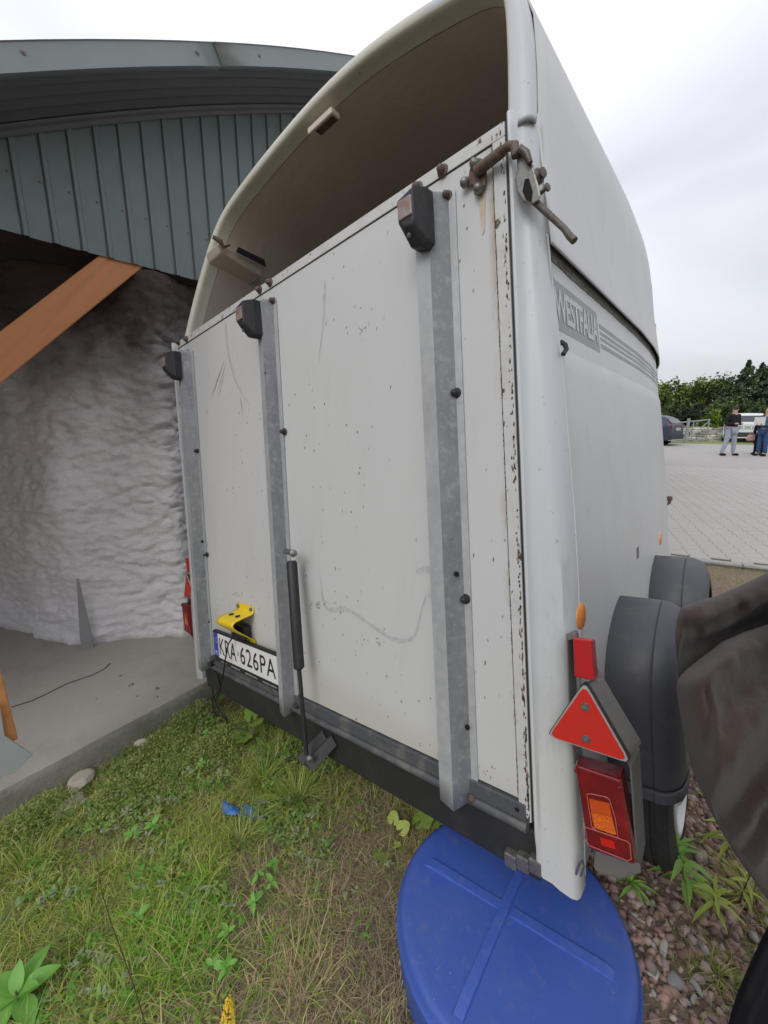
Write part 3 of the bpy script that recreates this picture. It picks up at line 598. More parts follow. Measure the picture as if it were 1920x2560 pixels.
pm_ = MB(); pm_.loft([[(-W_ - x, y, z) for x, y, z in r] for r in rings], False); pm_.build('corner_post', M_POST.m, T, smooth='auto', auto=50, recalc=False, solid=.003, soff=1)
# rubber seal strip between ramp and post
sl = MB(); sl.loft([[DP(.0005, z, -.03), DP(.0005, z, .001), DP(.0075, z, .001), DP(.0075, z, -.03)] for z in (0, .5, 1, H_)], True, True); sl.build('door_seal', M_BLACK.m, T)
OUT = [(.056, 1.555), (.052, 1.70), (.042, 1.83), (.018, 1.905), (-.03, 1.965), (-.10, 2.015), (-.224, 2.061), (-.36, 2.10), (-.511, 2.130), (-.70, 2.140), (-.904, 2.125), (-1.08, 2.105), (-1.241, 2.076), (-1.32, 2.050), (-1.379, 2.012), (-1.425, 1.965), (-1.459, 1.921), (-1.541, 1.802), (-1.60, 1.70), (-1.637, 1.624), (-1.66, 1.575), (-1.71, 1.44)]
OUTs = [np.array(p) for p in OUT]
def inset(P, d):
    out = []
    for i, p in enumerate(P):
        t = P[min(i + 1, len(P) - 1)] - P[max(i - 1, 0)]; t = t / np.linalg.norm(t); out.append(p + np.array([-t[1], t[0]]) * d * (1 if True else -1))
    return out
def sgn_in(P, d):
    a = inset(P, d); c0 = np.array([-.86, 1.7]); return a if np.linalg.norm(a[8] - c0) < np.linalg.norm(P[8] - c0) else inset(P, -d)
def place(P, dy): return [(p[0], ry(p[1]) + dy, p[1]) for p in P]
I05 = sgn_in(OUTs, .041); I06 = sgn_in(OUTs, .047)
for Q_, k_ in ((I05, 0), (I06, .006)):
    for i_, q_ in enumerate([(-.002, 1.555), (-.004, 1.70), (-.010, 1.83), (-.016, 1.885), (-.028, 1.93), (-.075, 1.968)]): Q_[i_] = np.array((q_[0] - k_, q_[1] - k_ * .5)); I02 = sgn_in(OUTs, .014); I01 = sgn_in(OUTs, .006); I04 = sgn_in(OUTs, .034)
for i_ in range(6): I04[i_] = I05[i_] * .85 + OUTs[i_] * .15; I02[i_] = I05[i_] * .35 + OUTs[i_] * .65
rm = MB(); n_o = len(OUTs); rm.loft([place(OUTs, .035), place(OUTs, .008), place(I01, -.004), place(I02, -.010), place(I04, -.006), place(I05, .004), place(I05, .03), place(I06, .055)], False)
rm.m = [1 if (k_ % (n_o - 1)) < 6 and k_ // (n_o - 1) < 4 else 0 for k_ in range(len(rm.f))]
rm.build('hood_rim', [M_RIM.m, M_POST.m], T, smooth=True, recalc=False, solid=.002, sub=1)
# hood shell: sections forward; nose rounds down and in
def section(y, off=0, base=None):
    P = base or OUTs; 
    fz = float(np.interp(y, [0, 1.3, 1.7, 2.0, 2.2, 2.35, 2.45, 2.52], [1, .995, .975, .93, .86, .72, .45, .12]))
    fx = float(np.interp(y, [0, 1.2, 1.6, 1.9, 2.15, 2.3, 2.42, 2.52], [0, 0, .012, .032, .062, .09, .15, .28]))
    r_ = []
    for p in P:
        x, z = p
        z2 = z if z < 1.32 else 1.32 + (z - 1.32) * fz
        xr = x - fx * (1 if x > -.86 else -1) * min(1, abs(x + .86) / .85)
        r_.append((xr, z2))
    return r_
HS = [np.array((.075, 1.312)), np.array((.0755, 1.317)), np.array((.0735, 1.34))] + OUTs
ysec = [.0, .1, .3, .6, .9, 1.2, 1.4, 1.6, 1.75, 1.9, 2.0, 2.1, 2.2, 2.28, 2.35, 2.41, 2.46, 2.50, 2.52]
rings = []
for k, yv in enumerate(ysec):
    S_ = section(yv, base=HS); r_ = []
    for (x, z), (xo, zo) in zip(S_, HS):
        y0 = ry(zo) + .034 if zo > H_ - .01 else y_ridge(zo) - .002
        f_ = yv / 2.52; r_.append((x, y0 + (2.52 - y0) * f_ if yv < 2.52 else 2.52, z))
    rings.append(r_)
# recompute with true y so inset follows the real station
rings = []
for f_ in np.linspace(0, 1, 46):
    r_ = []
    for (xo, zo) in HS:
        y0 = ry(zo) + .034 if zo > H_ - .04 else y_ridge(zo) - .002
        y = y0 + (2.52 - y0) * (1 - (1 - f_) ** 1.3); x, z = section(y, base=[(xo, zo)])[0]; r_.append((x, y, z))
    rings.append(r_)
hs = MB(); hs.loft(rings, False); cap = rings[-1]; hs.add(cap, [tuple(range(len(cap)))])
hs.build('hood_shell', M_HULL.m, T, smooth='auto', auto=60, recalc=False, solid=.004, soff=0)
rings = []
for f_ in np.linspace(0, 1, 24):
    r_ = []
    for (xo, zo) in [tuple(q) for q in I06]:
        y0 = ry(zo) + .053; y = y0 + (2.40 - y0) * f_; x, z = section(y, base=[(xo, zo)])[0]; r_.append((x, y, z))
    rings.append(r_)
ih = MB(); ih.loft(rings, False); ih.add(rings[-1], [tuple(range(len(rings[-1])))]); ih.build('hood_lining', M_IN.m, T, smooth='auto', recalc=False)
# side walls below the ledge, and floor / front
def side_x(z, y):
    k = edge_x(z) + .003; fx = float(np.interp(y, [0, 1.2, 1.6, 1.9, 2.15, 2.3, 2.42, 2.52], [0, 0, .012, .032, .062, .09, .15, .30]))
    d = .012 if z > 1.09 else .007
    return k - d * min(1, max(0, (y - y_ridge(z) - .004) / .02)) - fx
szs = list(np.linspace(-.12, 1.05, 22)) + [1.085, 1.0999, 1.104, 1.15, 1.20, 1.25, 1.295, 1.31, 1.335]
for sg in (0, 1):
    rings = []
    for z in szs:
        r_ = []
        for y in [0, .008, .02, .035, .08, .15, .3, .5, .8, 1.1, 1.35, 1.5, 1.65, 1.8, 1.9, 2.0, 2.1, 2.2, 2.28, 2.35, 2.42, 2.48, 2.52]:
            yy = y_ridge(z) + y * (2.52 - y_ridge(z)) / 2.52
            x = side_x(z, yy)
            if 1.1 < z < 1.3 and y > .03: x += .0
            r_.append((x if sg == 0 else -W_ - x, yy, z))
        rings.append(r_)
    so = MB(); so.loft(rings, False); so.build('side_wall', M_HULL.m, T, smooth='auto', auto=35, recalc=False, solid=.004, soff=0)
fw = MB(); fw.box(-W_ + .25, -.25, 2.50, 2.525, -.12, 1.34); fw.build('front_wall', M_HULL.m, T)
fl_ = MB(); fl_.box(-W_ + .03, -.03, .14, 2.45, -.03, -.005); fl_.build('floor_board', M_IN.m, T)
for x in (-.035, -W_ + .03): iw = MB(); iw.box(x, x + .006, .16, 2.4, -.004, 1.60); iw.build('inner_lining', M_IN.m, T)
# dirt line under the ledge
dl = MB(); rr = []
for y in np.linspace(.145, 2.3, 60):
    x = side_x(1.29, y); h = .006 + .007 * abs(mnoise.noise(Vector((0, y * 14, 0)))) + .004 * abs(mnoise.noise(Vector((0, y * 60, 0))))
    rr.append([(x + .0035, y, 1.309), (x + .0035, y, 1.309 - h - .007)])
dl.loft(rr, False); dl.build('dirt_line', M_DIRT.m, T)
# decal: grey field, pale lettering, stripes
def sidepatch(y0, y1, z0, z1, e, mat, name, par=T, n=14, skew=0):
    b = MB(); rr = []
    for t in np.linspace(0, 1, n):
        y = y0 + (y1 - y0) * t; rr.append([(side_x(z1 - .004, y + (skew if t == 0 else 0)) + .0022 + e, y + (skew if t == 0 else 0), z1), (side_x(z0 + .004, y) + .0022 + e, y, z0)])
    b.loft(rr, False); return b.build(name, mat, par)
band = sidepatch(.150, .545, 1.142, 1.258, .0004, M_BAND.m, 'name_band')
for zz, hh in ((1.226, .013), (1.206, .010), (1.189, .009), (1.168, .013)): sidepatch(.565, 2.1, zz - hh / 2 - .002, zz + hh / 2 - .002, .0004, M_BAND.m, 'decal_stripe', n=30)
def text_mesh(txt, name, mat, parent, origin, ux, uz, width, height, ext=.0006, off=.0, shear=0, spacing=1.0):
    cu = bpy.data.curves.new('lettering', 'FONT'); cu.body = txt; cu.size = 1; cu.offset = off; cu.extrude = 0; cu.shear = shear; cu.space_character = spacing; cu.resolution_u = 4
    to = bpy.data.objects.new('lettering', cu); COL.objects.link(to); bpy.context.view_layer.update()
    me = bpy.data.meshes.new_from_object(to.evaluated_get(bpy.context.evaluated_depsgraph_get())); bpy.data.objects.remove(to); bpy.data.curves.remove(cu)
    co = np.array([v.co[:] for v in me.vertices]); mn = co.min(0); mx = co.max(0); ux = np.array(ux, float); uz = np.array(uz, float); nn = np.cross(ux, uz); nn /= np.linalg.norm(nn)
    O = np.array(origin, float) - np.array(wloc(parent))
    for v, c in zip(me.vertices, co):
        u = (c[0] - mn[0]) / (mx[0] - mn[0]) * width; h = (c[1] - mn[1]) / (mx[1] - mn[1]) * height
        v.co = Vector(O + ux * u + uz * h + nn * ext)
    me.materials.append(mat); o = bpy.data.objects.new(name, me); COL.objects.link(o); o.parent = parent; return o
text_mesh('WESTFALIA', 'lettering', M_LET.m, T, (side_x(1.169, .3) + .0030, .170, 1.165), (0, 1, 0), ((edge_x(1.24) - edge_x(1.16)) / .08, 0, 1), .362, .076, off=.028, shear=.12, spacing=.92, ext=.0008)
# rope hook on the side, near the decal
hk = MB(); q0 = pl(1403, 855, 0, .078); q1 = pl(1413, 862, 0, .088); q2 = pl(1416, 873, 0, .09); q3 = pl(1408, 886, 0, .086)
hk.tube([q0, q1, q2, q3], .0055, 8); hk.build('rope_hook', M_RUB.m, T, smooth='auto')
hk = MB(); q0 = pl(1664, 1263, 1, 1.95); q1 = pl(1674, 1256, 1, 1.95); q2 = pl(1674, 1247, 1, 1.95)
hk.tube([q0 + (-.03, 0, 0), q0, q1, q2], .008, 8); hk.lathe(q2, (0, 0, 1), [(.014, -.01), (.014, .012), (.005, .016)], 8); hk.build('rope_hook', M_RUST.m, T, smooth='auto')
# orange side reflectors
def refl(px, py, rr_):
    q = pl(px, py, 0, .098 if px < 1500 else .076); b = MB(); x = side_x(q[2], q[1]); b.lathe((x + .001, q[1], q[2]), (1, 0, 0), [(rr_, 0), (rr_, .004), (rr_ * .9, .006)], 24)
    o = b.build('side_reflector', M_ORG.m, T, smooth='auto'); c_ = MB(); c_.lathe((x, q[1], q[2]), (1, 0, 0), [(rr_ * 1.07, .0), (rr_ * 1.07, .0035)], 24); c_.build('reflector_rim', M_SILV.m, o)
refl(1452, 1540, .031); refl(1643, 1346, .029)
q = pl(1582, 1381, 0, .078); b = MB(); b.box(side_x(q[2], q[1]) + .001, side_x(q[2], q[1]) + .003, q[1] - .02, q[1] + .02, q[2] - .02, q[2] + .02); b.build('side_plate', M_HOUS.m, T)

# ---- mudguards and wheels
def fender(y0, zt, wx=0):
    prof = [(.012, -.445), (.004, -.40), (.002, -.30), (.012, -.17), (.050, -.090), (.125, -.030), (.215, 0), (.262, -.006), (.33, -.045), (.42, -.12), (.47, -.22), (.49, -.34), (.50, -.44)]
    prof = [tuple(q) for q in cat(prof, 3)]
    b = MB(); rings = []
    def sc(p, i, k): # inward normal offset in yz
        t = np.array(prof[min(i + 1, len(prof) - 1)]) - prof[max(i - 1, 0)]; t /= np.linalg.norm(t); return (p[0] + t[1] * k, p[1] - t[0] * k)
    X = [(.060, 0), (.16, 0), (.196, .0), (.200, .003), (.204, 0), (.222 + wx * .5, .003), (.240 + wx, .014), (.256 + wx, .034), (.264 + wx, .064), (.266 + wx, .10)]
    for i, p in enumerate(prof):
        r_ = []
        for x, k in X:
            q = sc(p, i, k if True else 0); r_.append((x, y0 + q[0], zt + q[1]))
        rings.append(r_)
    b.loft(rings, False); b.loft([[(r[0], r[1] + .0, r[2]) for r in rings[0]], [(r[0], r[1] - .006, r[2] - .004) for r in rings[0]], [(r[0], r[1] - .008, r[2] - .024) for r in rings[0]], [(r[0], r[1] + .012, r[2] - .028) for r in rings[0]]], False)
    return b.build('mudguard', M_FEND.m, T, smooth='auto', auto=42, recalc=False, solid=.004)
fender(.300, .402); fender(.985, .372, .012)
def wheel(y, z, r=.258):
    x0, x1 = .075, .232
    b = MB(); prof = [(r * .62, x0), (r * .86, x0 - .004), (r * .95, x0 + .008), (r * .99, x0 + .024)]
    xs_ = np.linspace(x0 + .026, x1 - .026, 9)
    for i, xx in enumerate(xs_): prof += [(r * (1.0 if i % 2 == 0 else .972), xx - .006), (r * (1.0 if i % 2 == 0 else .972), xx + .006)]
    prof += [(r * .99, x1 - .016), (r * .95, x1 - .004), (r * .80, x1 + .003), (r * .62, x1 - .002)]
    b.lathe((0, y, z), (1, 0, 0), prof, 44, caps=False); wh = b.build('wheel', M_TYRE.m, T, smooth='auto', auto=30)
    c_ = MB(); c_.lathe((0, y, z), (1, 0, 0), [(r * .635, x1 - .012), (r * .65, x1 + .003), (r * .60, x1 + .005), (r * .57, x1 - .012), (r * .42, x1 - .022), (r * .30, x1 + .004), (r * .2, x1 + .014), (.001, x1 + .016)], 32); c_.build('rim', M_WHITE.m, wh, smooth='auto', auto=35)
    return wh
wheel(.570, -.160); wheel(1.255, -.160)
for yy in (.570, 1.255):
    b = MB(); b.lathe((-W_ - .17, yy, -.145), (1, 0, 0), [(.17, 0), (.27, .0), (.285, .02), (.285, .15), (.27, .17), (.17, .17)], 32); b.build('wheel', M_TYRE.m, T, smooth='auto')
ax_ = MB()
for yy in (.570, 1.255): ax_.tube([(-W_ - .05, yy, -.137), (.1, yy, -.137)], .03, 10)
ax_.build('axle', M_BLACK.m, T)

# ---- rear light units
def PP(px, py, y): return pl(px, py, 1, y)
def light_unit(mir=False):
    f = (lambda p: (-W_ - p[0] + .045, p[1] + .09, p[2])) if mir else (lambda p: tuple(p))
    bkp = [(1420, 1590), (1444, 1580), (1450, 1600), (1506, 1690), (1528, 1730), (1598, 1872), (1612, 2110), (1602, 2165), (1560, 2176), (1500, 2180), (1440, 1905), (1430, 1800)]
    frp = [(1417, 1592), (1438, 1586), (1442, 1606), (1494, 1706), (1470, 1716), (1578, 1918), (1592, 2120), (1594, 2166), (1556, 2184), (1496, 2186), (1436, 1910), (1424, 1800)]
    hb = MB(); B_ = [PP(*q, .028) for q in bkp]; B2 = [PP(*q, .0) for q in bkp]; F_ = [PP(*q, -.022 - (.024 if 4 <= i <= 9 else 0)) for i, q in enumerate(frp)]
    hb.loft([[f((p[0] - .008, .045, p[2] - .004)) for p in B_], [f(p) for p in B_], [f(p) for p in F_], [f(p * .97 + sum(F_) / 12 * .03) for p in F_], [f((q * .9 + sum(F_) / 12 * .1) * np.array([1, 0, 1]) + np.array([0, .01, 0])) for q in F_]], True, False)
    hs_ = hb.build('light_housing', M_HOUS.m, T, solid=.002, soff=0, recalc=False)
    # position lamp
    a = [PP(*q, -.012) for q in ((1437, 1598), (1484, 1603), (1492, 1700), (1441, 1689))]
    b = MB(); y1 = -.048; c4 = [PP(*q, y1) for q in ((1432, 1594), (1478, 1600), (1486, 1703), (1436, 1692))]
    b.loft([[f((p[0], .0, p[2])) for p in a], [f(p) for p in c4]], True, True); b.build('position_lamp', M_RED.m, hs_, bevel=.003)
    # triangle reflector, flat rounded plate in front of the housing
    yt = -.060; tri = [PP(*q, yt) for q in ((1461, 1706), (1368, 1840), (1578, 1910))]
    C_ = sum(tri) / 3
    def rounded(s, rr=.0075):
        out = []
        for i in range(3):
            p = C_ + (tri[i] - C_) * s; a1 = C_ + (tri[i - 1] - C_) * s; a2 = C_ + (tri[(i + 1) % 3] - C_) * s
            u = (a1 - p) / np.linalg.norm(a1 - p); v = (a2 - p) / np.linalg.norm(a2 - p)
            for t in (0, .33, .67, 1): q = p + (u * (1 - t) ** 2 + v * t ** 2) * .016; out.append(q)
        return out
    b = MB(); b.loft([[f(p + np.array([0, .012, 0])) for p in rounded(1.0)], [f(p) for p in rounded(1.0)]], True, True); tb = b.build('triangle_frame', M_SILV.m, hs_)
    b = MB(); b.loft([[f(p + np.array([0, .013, 0])) for p in rounded(1.03)], [f(p + np.array([0, .003, 0])) for p in rounded(1.03)]], True, True); b.build('triangle_edge', M_RUB.m, hs_)
    b = MB(); b.loft([[f(p + np.array([0, -.0002, 0])) for p in rounded(.94)], [f(p + np.array([0, -.002, 0])) for p in rounded(.93)]], True, True); b.build('triangle_reflector', M_REFL.m, hs_)
    b = MB(); b.prism([f(p) for p in (tri[0] + (0, .012, 0), tri[1] + (0, .012, 0), tri[2] + (0, .012, 0))], (0, 0, 0), (0, .045, 0)); 
    b = MB(); b.loft([[f((p[0] * .995 + C_[0] * .005, -.048, p[2])) for p in (rounded(1.0))], [f((C_[0] + (p[0] - C_[0]) * 1.0 + (.012 if p[0] > C_[0] else .02), .0, C_[2] + (p[2] - C_[2]) * .97)) for p in rounded(1.0)]], True, False); b.build('triangle_back', M_HOUS.m, hs_)
    for q in ((1463, 1767), (1465, 1848)):
        c_ = f(PP(*q, yt - .002)); s_ = MB(); s_.lathe(c_, (0, -1, 0), [(.0085, 0), (.008, .002), (.0045, .002), (.0045, .006), (.001, .007)], 14); s_.build('screw', M_ZINC.m, hs_, smooth='auto')
    # lamp cluster
    fr = [PP(*q, -.085) for q in ((1436, 1912), (1553, 1952), (1588, 2163), (1470, 2122))]
    bk_ = [PP(*q, -.020) for q in ((1445, 1884), (1562, 1915), (1600, 2150), (1480, 2118))]
    b = MB(); b.loft([[f(p) for p in bk_], [f(p * .4 + q * .6) for p, q in zip(bk_, fr)], [f(p) for p in fr]], True, True); lc = b.build('tail_lamp', M_DRED.m, hs_, bevel=.006, seg=3)
    def on(px, py, dy=.0015):
        n = np.cross(fr[1] - fr[0], fr[3] - fr[0]); n /= np.linalg.norm(n)
        if n[1] > 0: n = -n
        d = ray(px, py); t = (n @ (fr[0] - CAM)) / (n @ d); return CAM + t * d + n * dy
    def patch(pts, mat, nm, dy=.0016):
        b = MB(); A_ = [on(*q, dy) for q in pts]; Bk = [on(*q, -.002) for q in pts]; b.loft([[f(p) for p in Bk], [f(p) for p in A_]], True, True); return b.build(nm, mat.m, lc if nm != 'amber_window' else lc)
    patch(((1478, 2030), (1530, 2042), (1541, 2085), (1534, 2085), (1487, 2068)), M_AMB, 'amber_window')
    patch(((1473, 1996), (1524, 2008), (1530, 2041), (1478, 2028)), M_ORG2, 'amber_window')
    patch(((1500, 2092), (1534, 2102), (1540, 2122), (1505, 2112)), M_RED2, 'reverse_window')
    def outline(pts, nm='lens_bead'):
        b = MB(); A_ = [f(on(*q, .0022)) for q in pts]; b.tube(A_ + [A_[0]], .0010, 6, False); b.build(nm, M_BEAD.m, lc)
    outline(((1468, 1984), (1476, 1982), (1514, 1990), (1524, 1996), (1538, 2040), (1546, 2092), (1492, 2075), (1480, 2064)))
    outline(((1458, 2068), (1463, 2065), (1568, 2101), (1575, 2108), (1579, 2145), (1570, 2150), (1475, 2112), (1462, 2095)))
    for q in ((1441, 1925), (1548, 1968)):
        s_ = MB(); s_.lathe(f(on(*q, 0)), (0, -1, 0), [(.004, 0), (.004, .003), (.001, .004)], 8); s_.build('screw', M_DRED.m, lc)
    b = MB(); soc = [(1488, 2122), (1600, 2158), (1604, 2182), (1556, 2196), (1500, 2186), (1484, 2170)]
    b.loft([[f(PP(*q, .03)) for q in soc], [f(PP(*q, -.055)) for q in soc]], True, True); b.build('lamp_socket', M_HOUS.m, hs_, bevel=.003)
M_ORG2 = Mat('dark_amber', (.55, .075, .012), .15, 0, .6); M_RED2 = Mat('bright_red_window', (.55, .015, .012), .2); M_BEAD = Mat('lens_bead', (.42, .12, .10), .3)
light_unit(); light_unit(True)
cl = MB(); p = PP(1452, 2170, -.0); cl.tube([PP(1440, 2185, .0), PP(1448, 2160, -.01), PP(1456, 2150, -.012), PP(1460, 2166, -.01), PP(1452, 2190, .0)], .0025, 6); cl.build('wire_clip', M_ZINC.m, T)

# ---- number plate with its frame, yellow lamp guard
xl, zl = door(543, 1634, .03); xr, zr = door(697, 1718, .03); zt_l = door(543, 1574, .03)[1]
PX0, PZ0 = -1.506, .071
fr = MB(); fr.dbox(PX0 - .010, PX0 + .530, PZ0 - .028, PZ0 + .122, .012, .030); pf = fr.build('plate_frame', M_RUB.m, T, bevel=.004)
fr = MB(); fr.dbox(PX0 + .04, PX0 + .520, PZ0, PZ0 + .114, .0302, .0312); fr.build('number_plate', M_PLATE.m, pf)
fr = MB(); fr.dbox(PX0, PX0 + .0395, PZ0, PZ0 + .114, .0302, .0312); fr.build('country_band', M_BLUE.m, pf)
uz = np.array([0, LEAN, 1.])
def ptext(t, x, z, wd, ht, mat, off=.0, sp=1, o_=.0316): return text_mesh(t, 'lettering', mat, pf, DP(x, z, o_), (1, 0, 0), uz, wd, ht, off=off, spacing=sp, ext=.0002)
ptext('KRA', PX0 + .052, PZ0 + .019, .150, .078, M_INK.m, .004, 1.05); ptext('626PA', PX0 + .238, PZ0 + .019, .268, .078, M_INK.m, .004, 1.1)
ptext('PL', PX0 + .010, PZ0 + .012, .022, .018, M_PLATE.m, .01)
fr = MB(); fr.dbox(PX0 + .214, PX0 + .226, PZ0 + .048, PZ0 + .068, .0313, .0318); fr.build('validation_sticker', M_GALV.m, pf)
st = MB()
for k in range(12):
    a = k * math.pi / 6; st.dbox(PX0 + .020 + .011 * math.cos(a) - .0014, PX0 + .020 + .011 * math.cos(a) + .0014, PZ0 + .078 + .011 * math.sin(a) - .0014, PZ0 + .078 + .011 * math.sin(a) + .0014, .0313, .0317)
M_STAR = Mat('star_yellow', (.7, .55, .08), .4); st.build('stars', M_STAR.m, pf)
tm = MB(); x = PX0 + .05
while x < PX0 + .50:
    wd = random.choice((.004, .006, .008))
    if not (.22 < x - PX0 < .26 or .10 < x - PX0 < .14 or .36 < x - PX0 < .40): tm.dbox(x, x + wd, PZ0 - .019, PZ0 - .019 + random.uniform(.004, .007), .0301, .0304)
    x += wd + .0025
M_TINY = Mat('frame_print', (.35, .35, .34), .5); tm.build('frame_print', M_TINY.m, pf)
yg = MB(); k_ = []
gx0, gx1 = -1.312, -1.178
prof = [(.205, .004), (.206, .018), (.207, .055), (.200, .100), (.186, .112), (.170, .106), (.150, .080), (.128, .050), (.112, .020), (.110, .006)]
prof = [(z + .030, o) for z, o in prof]
fl2 = [(.266, .003), (.240, .003)] 
rings = [[DP(x, z, o) for x in np.linspace(gx0, gx1, 8)] for z, o in [(.345, .003), (.322, .0035), (.314, .010), (.312, .05), (.308, .088), (.301, .100), (.290, .102), (.276, .092), (.250, .064), (.222, .033), (.205, .012), (.196, .006), (.172, .004)]]
yg.loft(rings, False); guard = yg.build('lamp_guard', M_YEL.m, T, smooth='auto', auto=50, recalc=False, solid=.0035, soff=0)
for xx in (gx0 + .040, gx0 + .092):
    b = MB(); p = DP(xx, .3140, .055); b.lathe(p, (0, 0, 1), [(.0105, -.0002), (.0105, .0028)], 16); b.build('guard_hole', M_DARK.m, guard)
for xx in (gx0 + .014, gx1 - .014):
    b = MB(); b.lathe(DP(xx, .333, .004), (0, -1, 0), [(.008, 0), (.008, .008), (.004, .010), (.001, .011)], 8); b.build('bolt_head', M_ZINC.m, guard)
b = MB(); b.lathe(DP(gx1 - .014, .184, .006), (0, -1, 0), [(.008, 0), (.008, .008), (.001, .011)], 8); b.build('bolt_head', M_ZINC.m, guard)
b = MB(); b.dbox(gx0 - .01, gx1 - .03, .206, .262, .004, .040); b.build('plate_lamp', M_RUB.m, T, bevel=.006)
# gas strut with bracket
g0 = PP(727, 1385, LEAN * .6 - .055); g1 = PP(748, 1672, -.062); g2 = PP(766, 1885, -.085); gt = PP(731, 1402, -.03 + .02)
cyl = PP(729, 1402, LEAN * .58 - .056)
b = MB(); b.tube([cyl, cyl * .98 + g1 * .02, g1 * .985 + cyl * .015, g1], [.014, .0190, .0190, .014], 16); gs = b.build('gas_strut', M_RUB.m, T, smooth='auto')
b = MB(); b.tube([g1, g2], .0075, 10); b.build('strut_rod', M_BLACK.m, gs, smooth='auto')
b = MB(); b.tube([PP(715, 1378, -.012), PP(733, 1383, -.030)], .0105, 12); b.lathe(PP(733, 1383, -.030), (1, -.5, 0), [(.013, 0), (.013, .006), (.006, .012), (.001, .013)], 12); b.build('strut_joint', M_ZINC.m, gs, smooth='auto')
b = MB(); q = [PP(*c_, -.075) for c_ in ((817, 1842), (833, 1852), (800, 1925), (772, 1922), (756, 1902))]
top_ = [(p[0], .03, p[2]) for p in q]
bk1 = [PP(825, 1838, -.0), PP(838, 1862, -.0), PP(778, 1925, -.085), PP(762, 1905, -.085)]
b.prism([tuple(p) for p in bk1], (0, 0, 0), (.006, 0, 0)); bk2 = [p + np.array([-.045, .0, .0]) for p in bk1]; b.prism([tuple(p) for p in bk2], (0, 0, 0), (-.004, 0, 0)); b.loft([[tuple(bk1[1]), tuple(bk2[1])], [tuple(bk1[2]), tuple(bk2[2])]], False)
b.build('strut_bracket', M_BLACK.m, T, solid=.003, soff=0)
b = MB(); b.lathe(PP(774, 1896, -.088), (.7, -.7, 0), [(.012, 0), (.012, .006), (.005, .010), (.001, .011)], 12); b.build('bracket_bolt', M_ZINC.m, T, smooth='auto')
# cables below the plate
b = MB(); y_ = -.05
b.tube([PP(592, 1560, -.02), PP(582, 1592, -.04), PP(570, 1612, -.05), PP(563, 1650, -.055), PP(556, 1700, -.045), PP(545, 1740, -.04), PP(541, 1752, -.03), PP(565, 1790, -.03), PP(572, 1830, .0)], .0032, 8); b.build('cable', M_INK.m, T, smooth='auto')
b = MB(); b.tube([PP(520, 1668, .02), PP(530, 1700, .02), PP(532, 1735, .02), PP(540, 1765, .02), PP(560, 1795, .02), PP(575, 1812, .03)], .005, 8); b.build('cable', M_BLACK.m, T, smooth='auto')
b = MB(); b.tube([PP(515, 1655, .0), PP(545, 1690, .0), PP(552, 1720, .01), PP(530, 1745, .02), PP(535, 1780, .02), PP(560, 1815, .05)], .004, 8); b.build('cable', M_BLACK.m, T, smooth='auto')
b = MB(); b.lathe(PP(535, 1655, .0), (.3, -1, 0), [(.02, -.03), (.022, 0), (.014, .006), (.012, .03), (.001, .032)], 12); b.build('cable_socket', M_BLACK.m, T, smooth='auto')
# inside the hood: small lamp recess, roller ledge on the far wall
q = pl(810, 318, 2, 2.048)
b = MB(); c_ = np.array(q); d1 = np.array([.95, .25, .0]); d2 = np.array([-.2, .95, -.1])
d1 = np.array(pl(838, 292, 2, 2.035)) - pl(780, 345, 2, 2.035); L_ = np.linalg.norm(d1); d1 = d1 / L_; d2 = np.cross((0, 0, 1), d1)
def quad3(c, a, b_, h0, h1): return [tuple(c + d1 * s * a + d2 * t * b_ + np.array([0, 0, h])) for h in (h0, h1) for s, t in ((-1, -1), (1, -1), (1, 1), (-1, 1))]
b.hexa(quad3(c_, L_ * .52, .021, 0, .02)); lr = b.build('inner_lamp', M_IN.m, T, bevel=.004)
b = MB(); b.hexa(quad3(c_ + d1 * .012, L_ * .36, .013, -.003, .001)); b.build('lamp_recess', M_RUST.m, lr)
b = MB(); R = [pl(*q_, 0, -1.50 - .05) for q_ in ((553, 625), (600, 655), (652, 688))]
qa = pl(545, 605, 0, -1.31); qb = pl(660, 665, 0, -1.33); qc = pl(655, 692, 0, -1.35); qd = pl(552, 632, 0, -1.33)
b.loft([[tuple(p) for p in (qa, qb, qc, qd)], [tuple(p + np.array([-.12, 0, .0])) for p in (qa, qb, qc, qd)]], True, True); b.build('roller_ledge', M_IN.m, T, bevel=.006)
b = MB(); qa = pl(595, 618, 0, -1.300); qb = pl(660, 650, 0, -1.300); qc = pl(664, 668, 0, -1.300); qd = pl(590, 630, 0, -1.300)
b.prism([tuple(p) for p in (qa, qb, qc, qd)], (0, 0, 0), (.004, 0, 0)); b.build('ledge_slot', M_DARK.m, T)
b = MB(); b.tube([pl(532, 592, 0, -1.30), pl(552, 604, 0, -1.29), pl(560, 618, 0, -1.29), pl(575, 612, 0, -1.29)], [.008, .011, .007, .004], 8); b.build('hood_hinge', M_RUST.m, T, smooth='auto')

# tilt the whole trailer with the slope it stands on
tl = TQ @ np.array(T.location)
def settle():
    T.location = tl; T.rotation_euler = Matrix([list(r) for r in TQ]).to_euler()

# ================================================================== THINGS AROUND THE TRAILER
def gp(px, py):                                  # ground point seen in that direction
    d = RW.T @ np.array([(px - 960) / FPX, (py - 1280) / FPX, 1.]); t = .5
    for k in range(60):
        p = CW + d * t; e = p[2] - gz(p[0], p[1])
        if abs(e) < .0005: break
        t += e / abs(d[2]) * .8
    return CW + d * t
slab_n = np.array([-ed[1], ed[0]])
def on_slab(x, y, m_=0): return (np.array([x, y]) - e0) @ slab_n > -.03 - m_

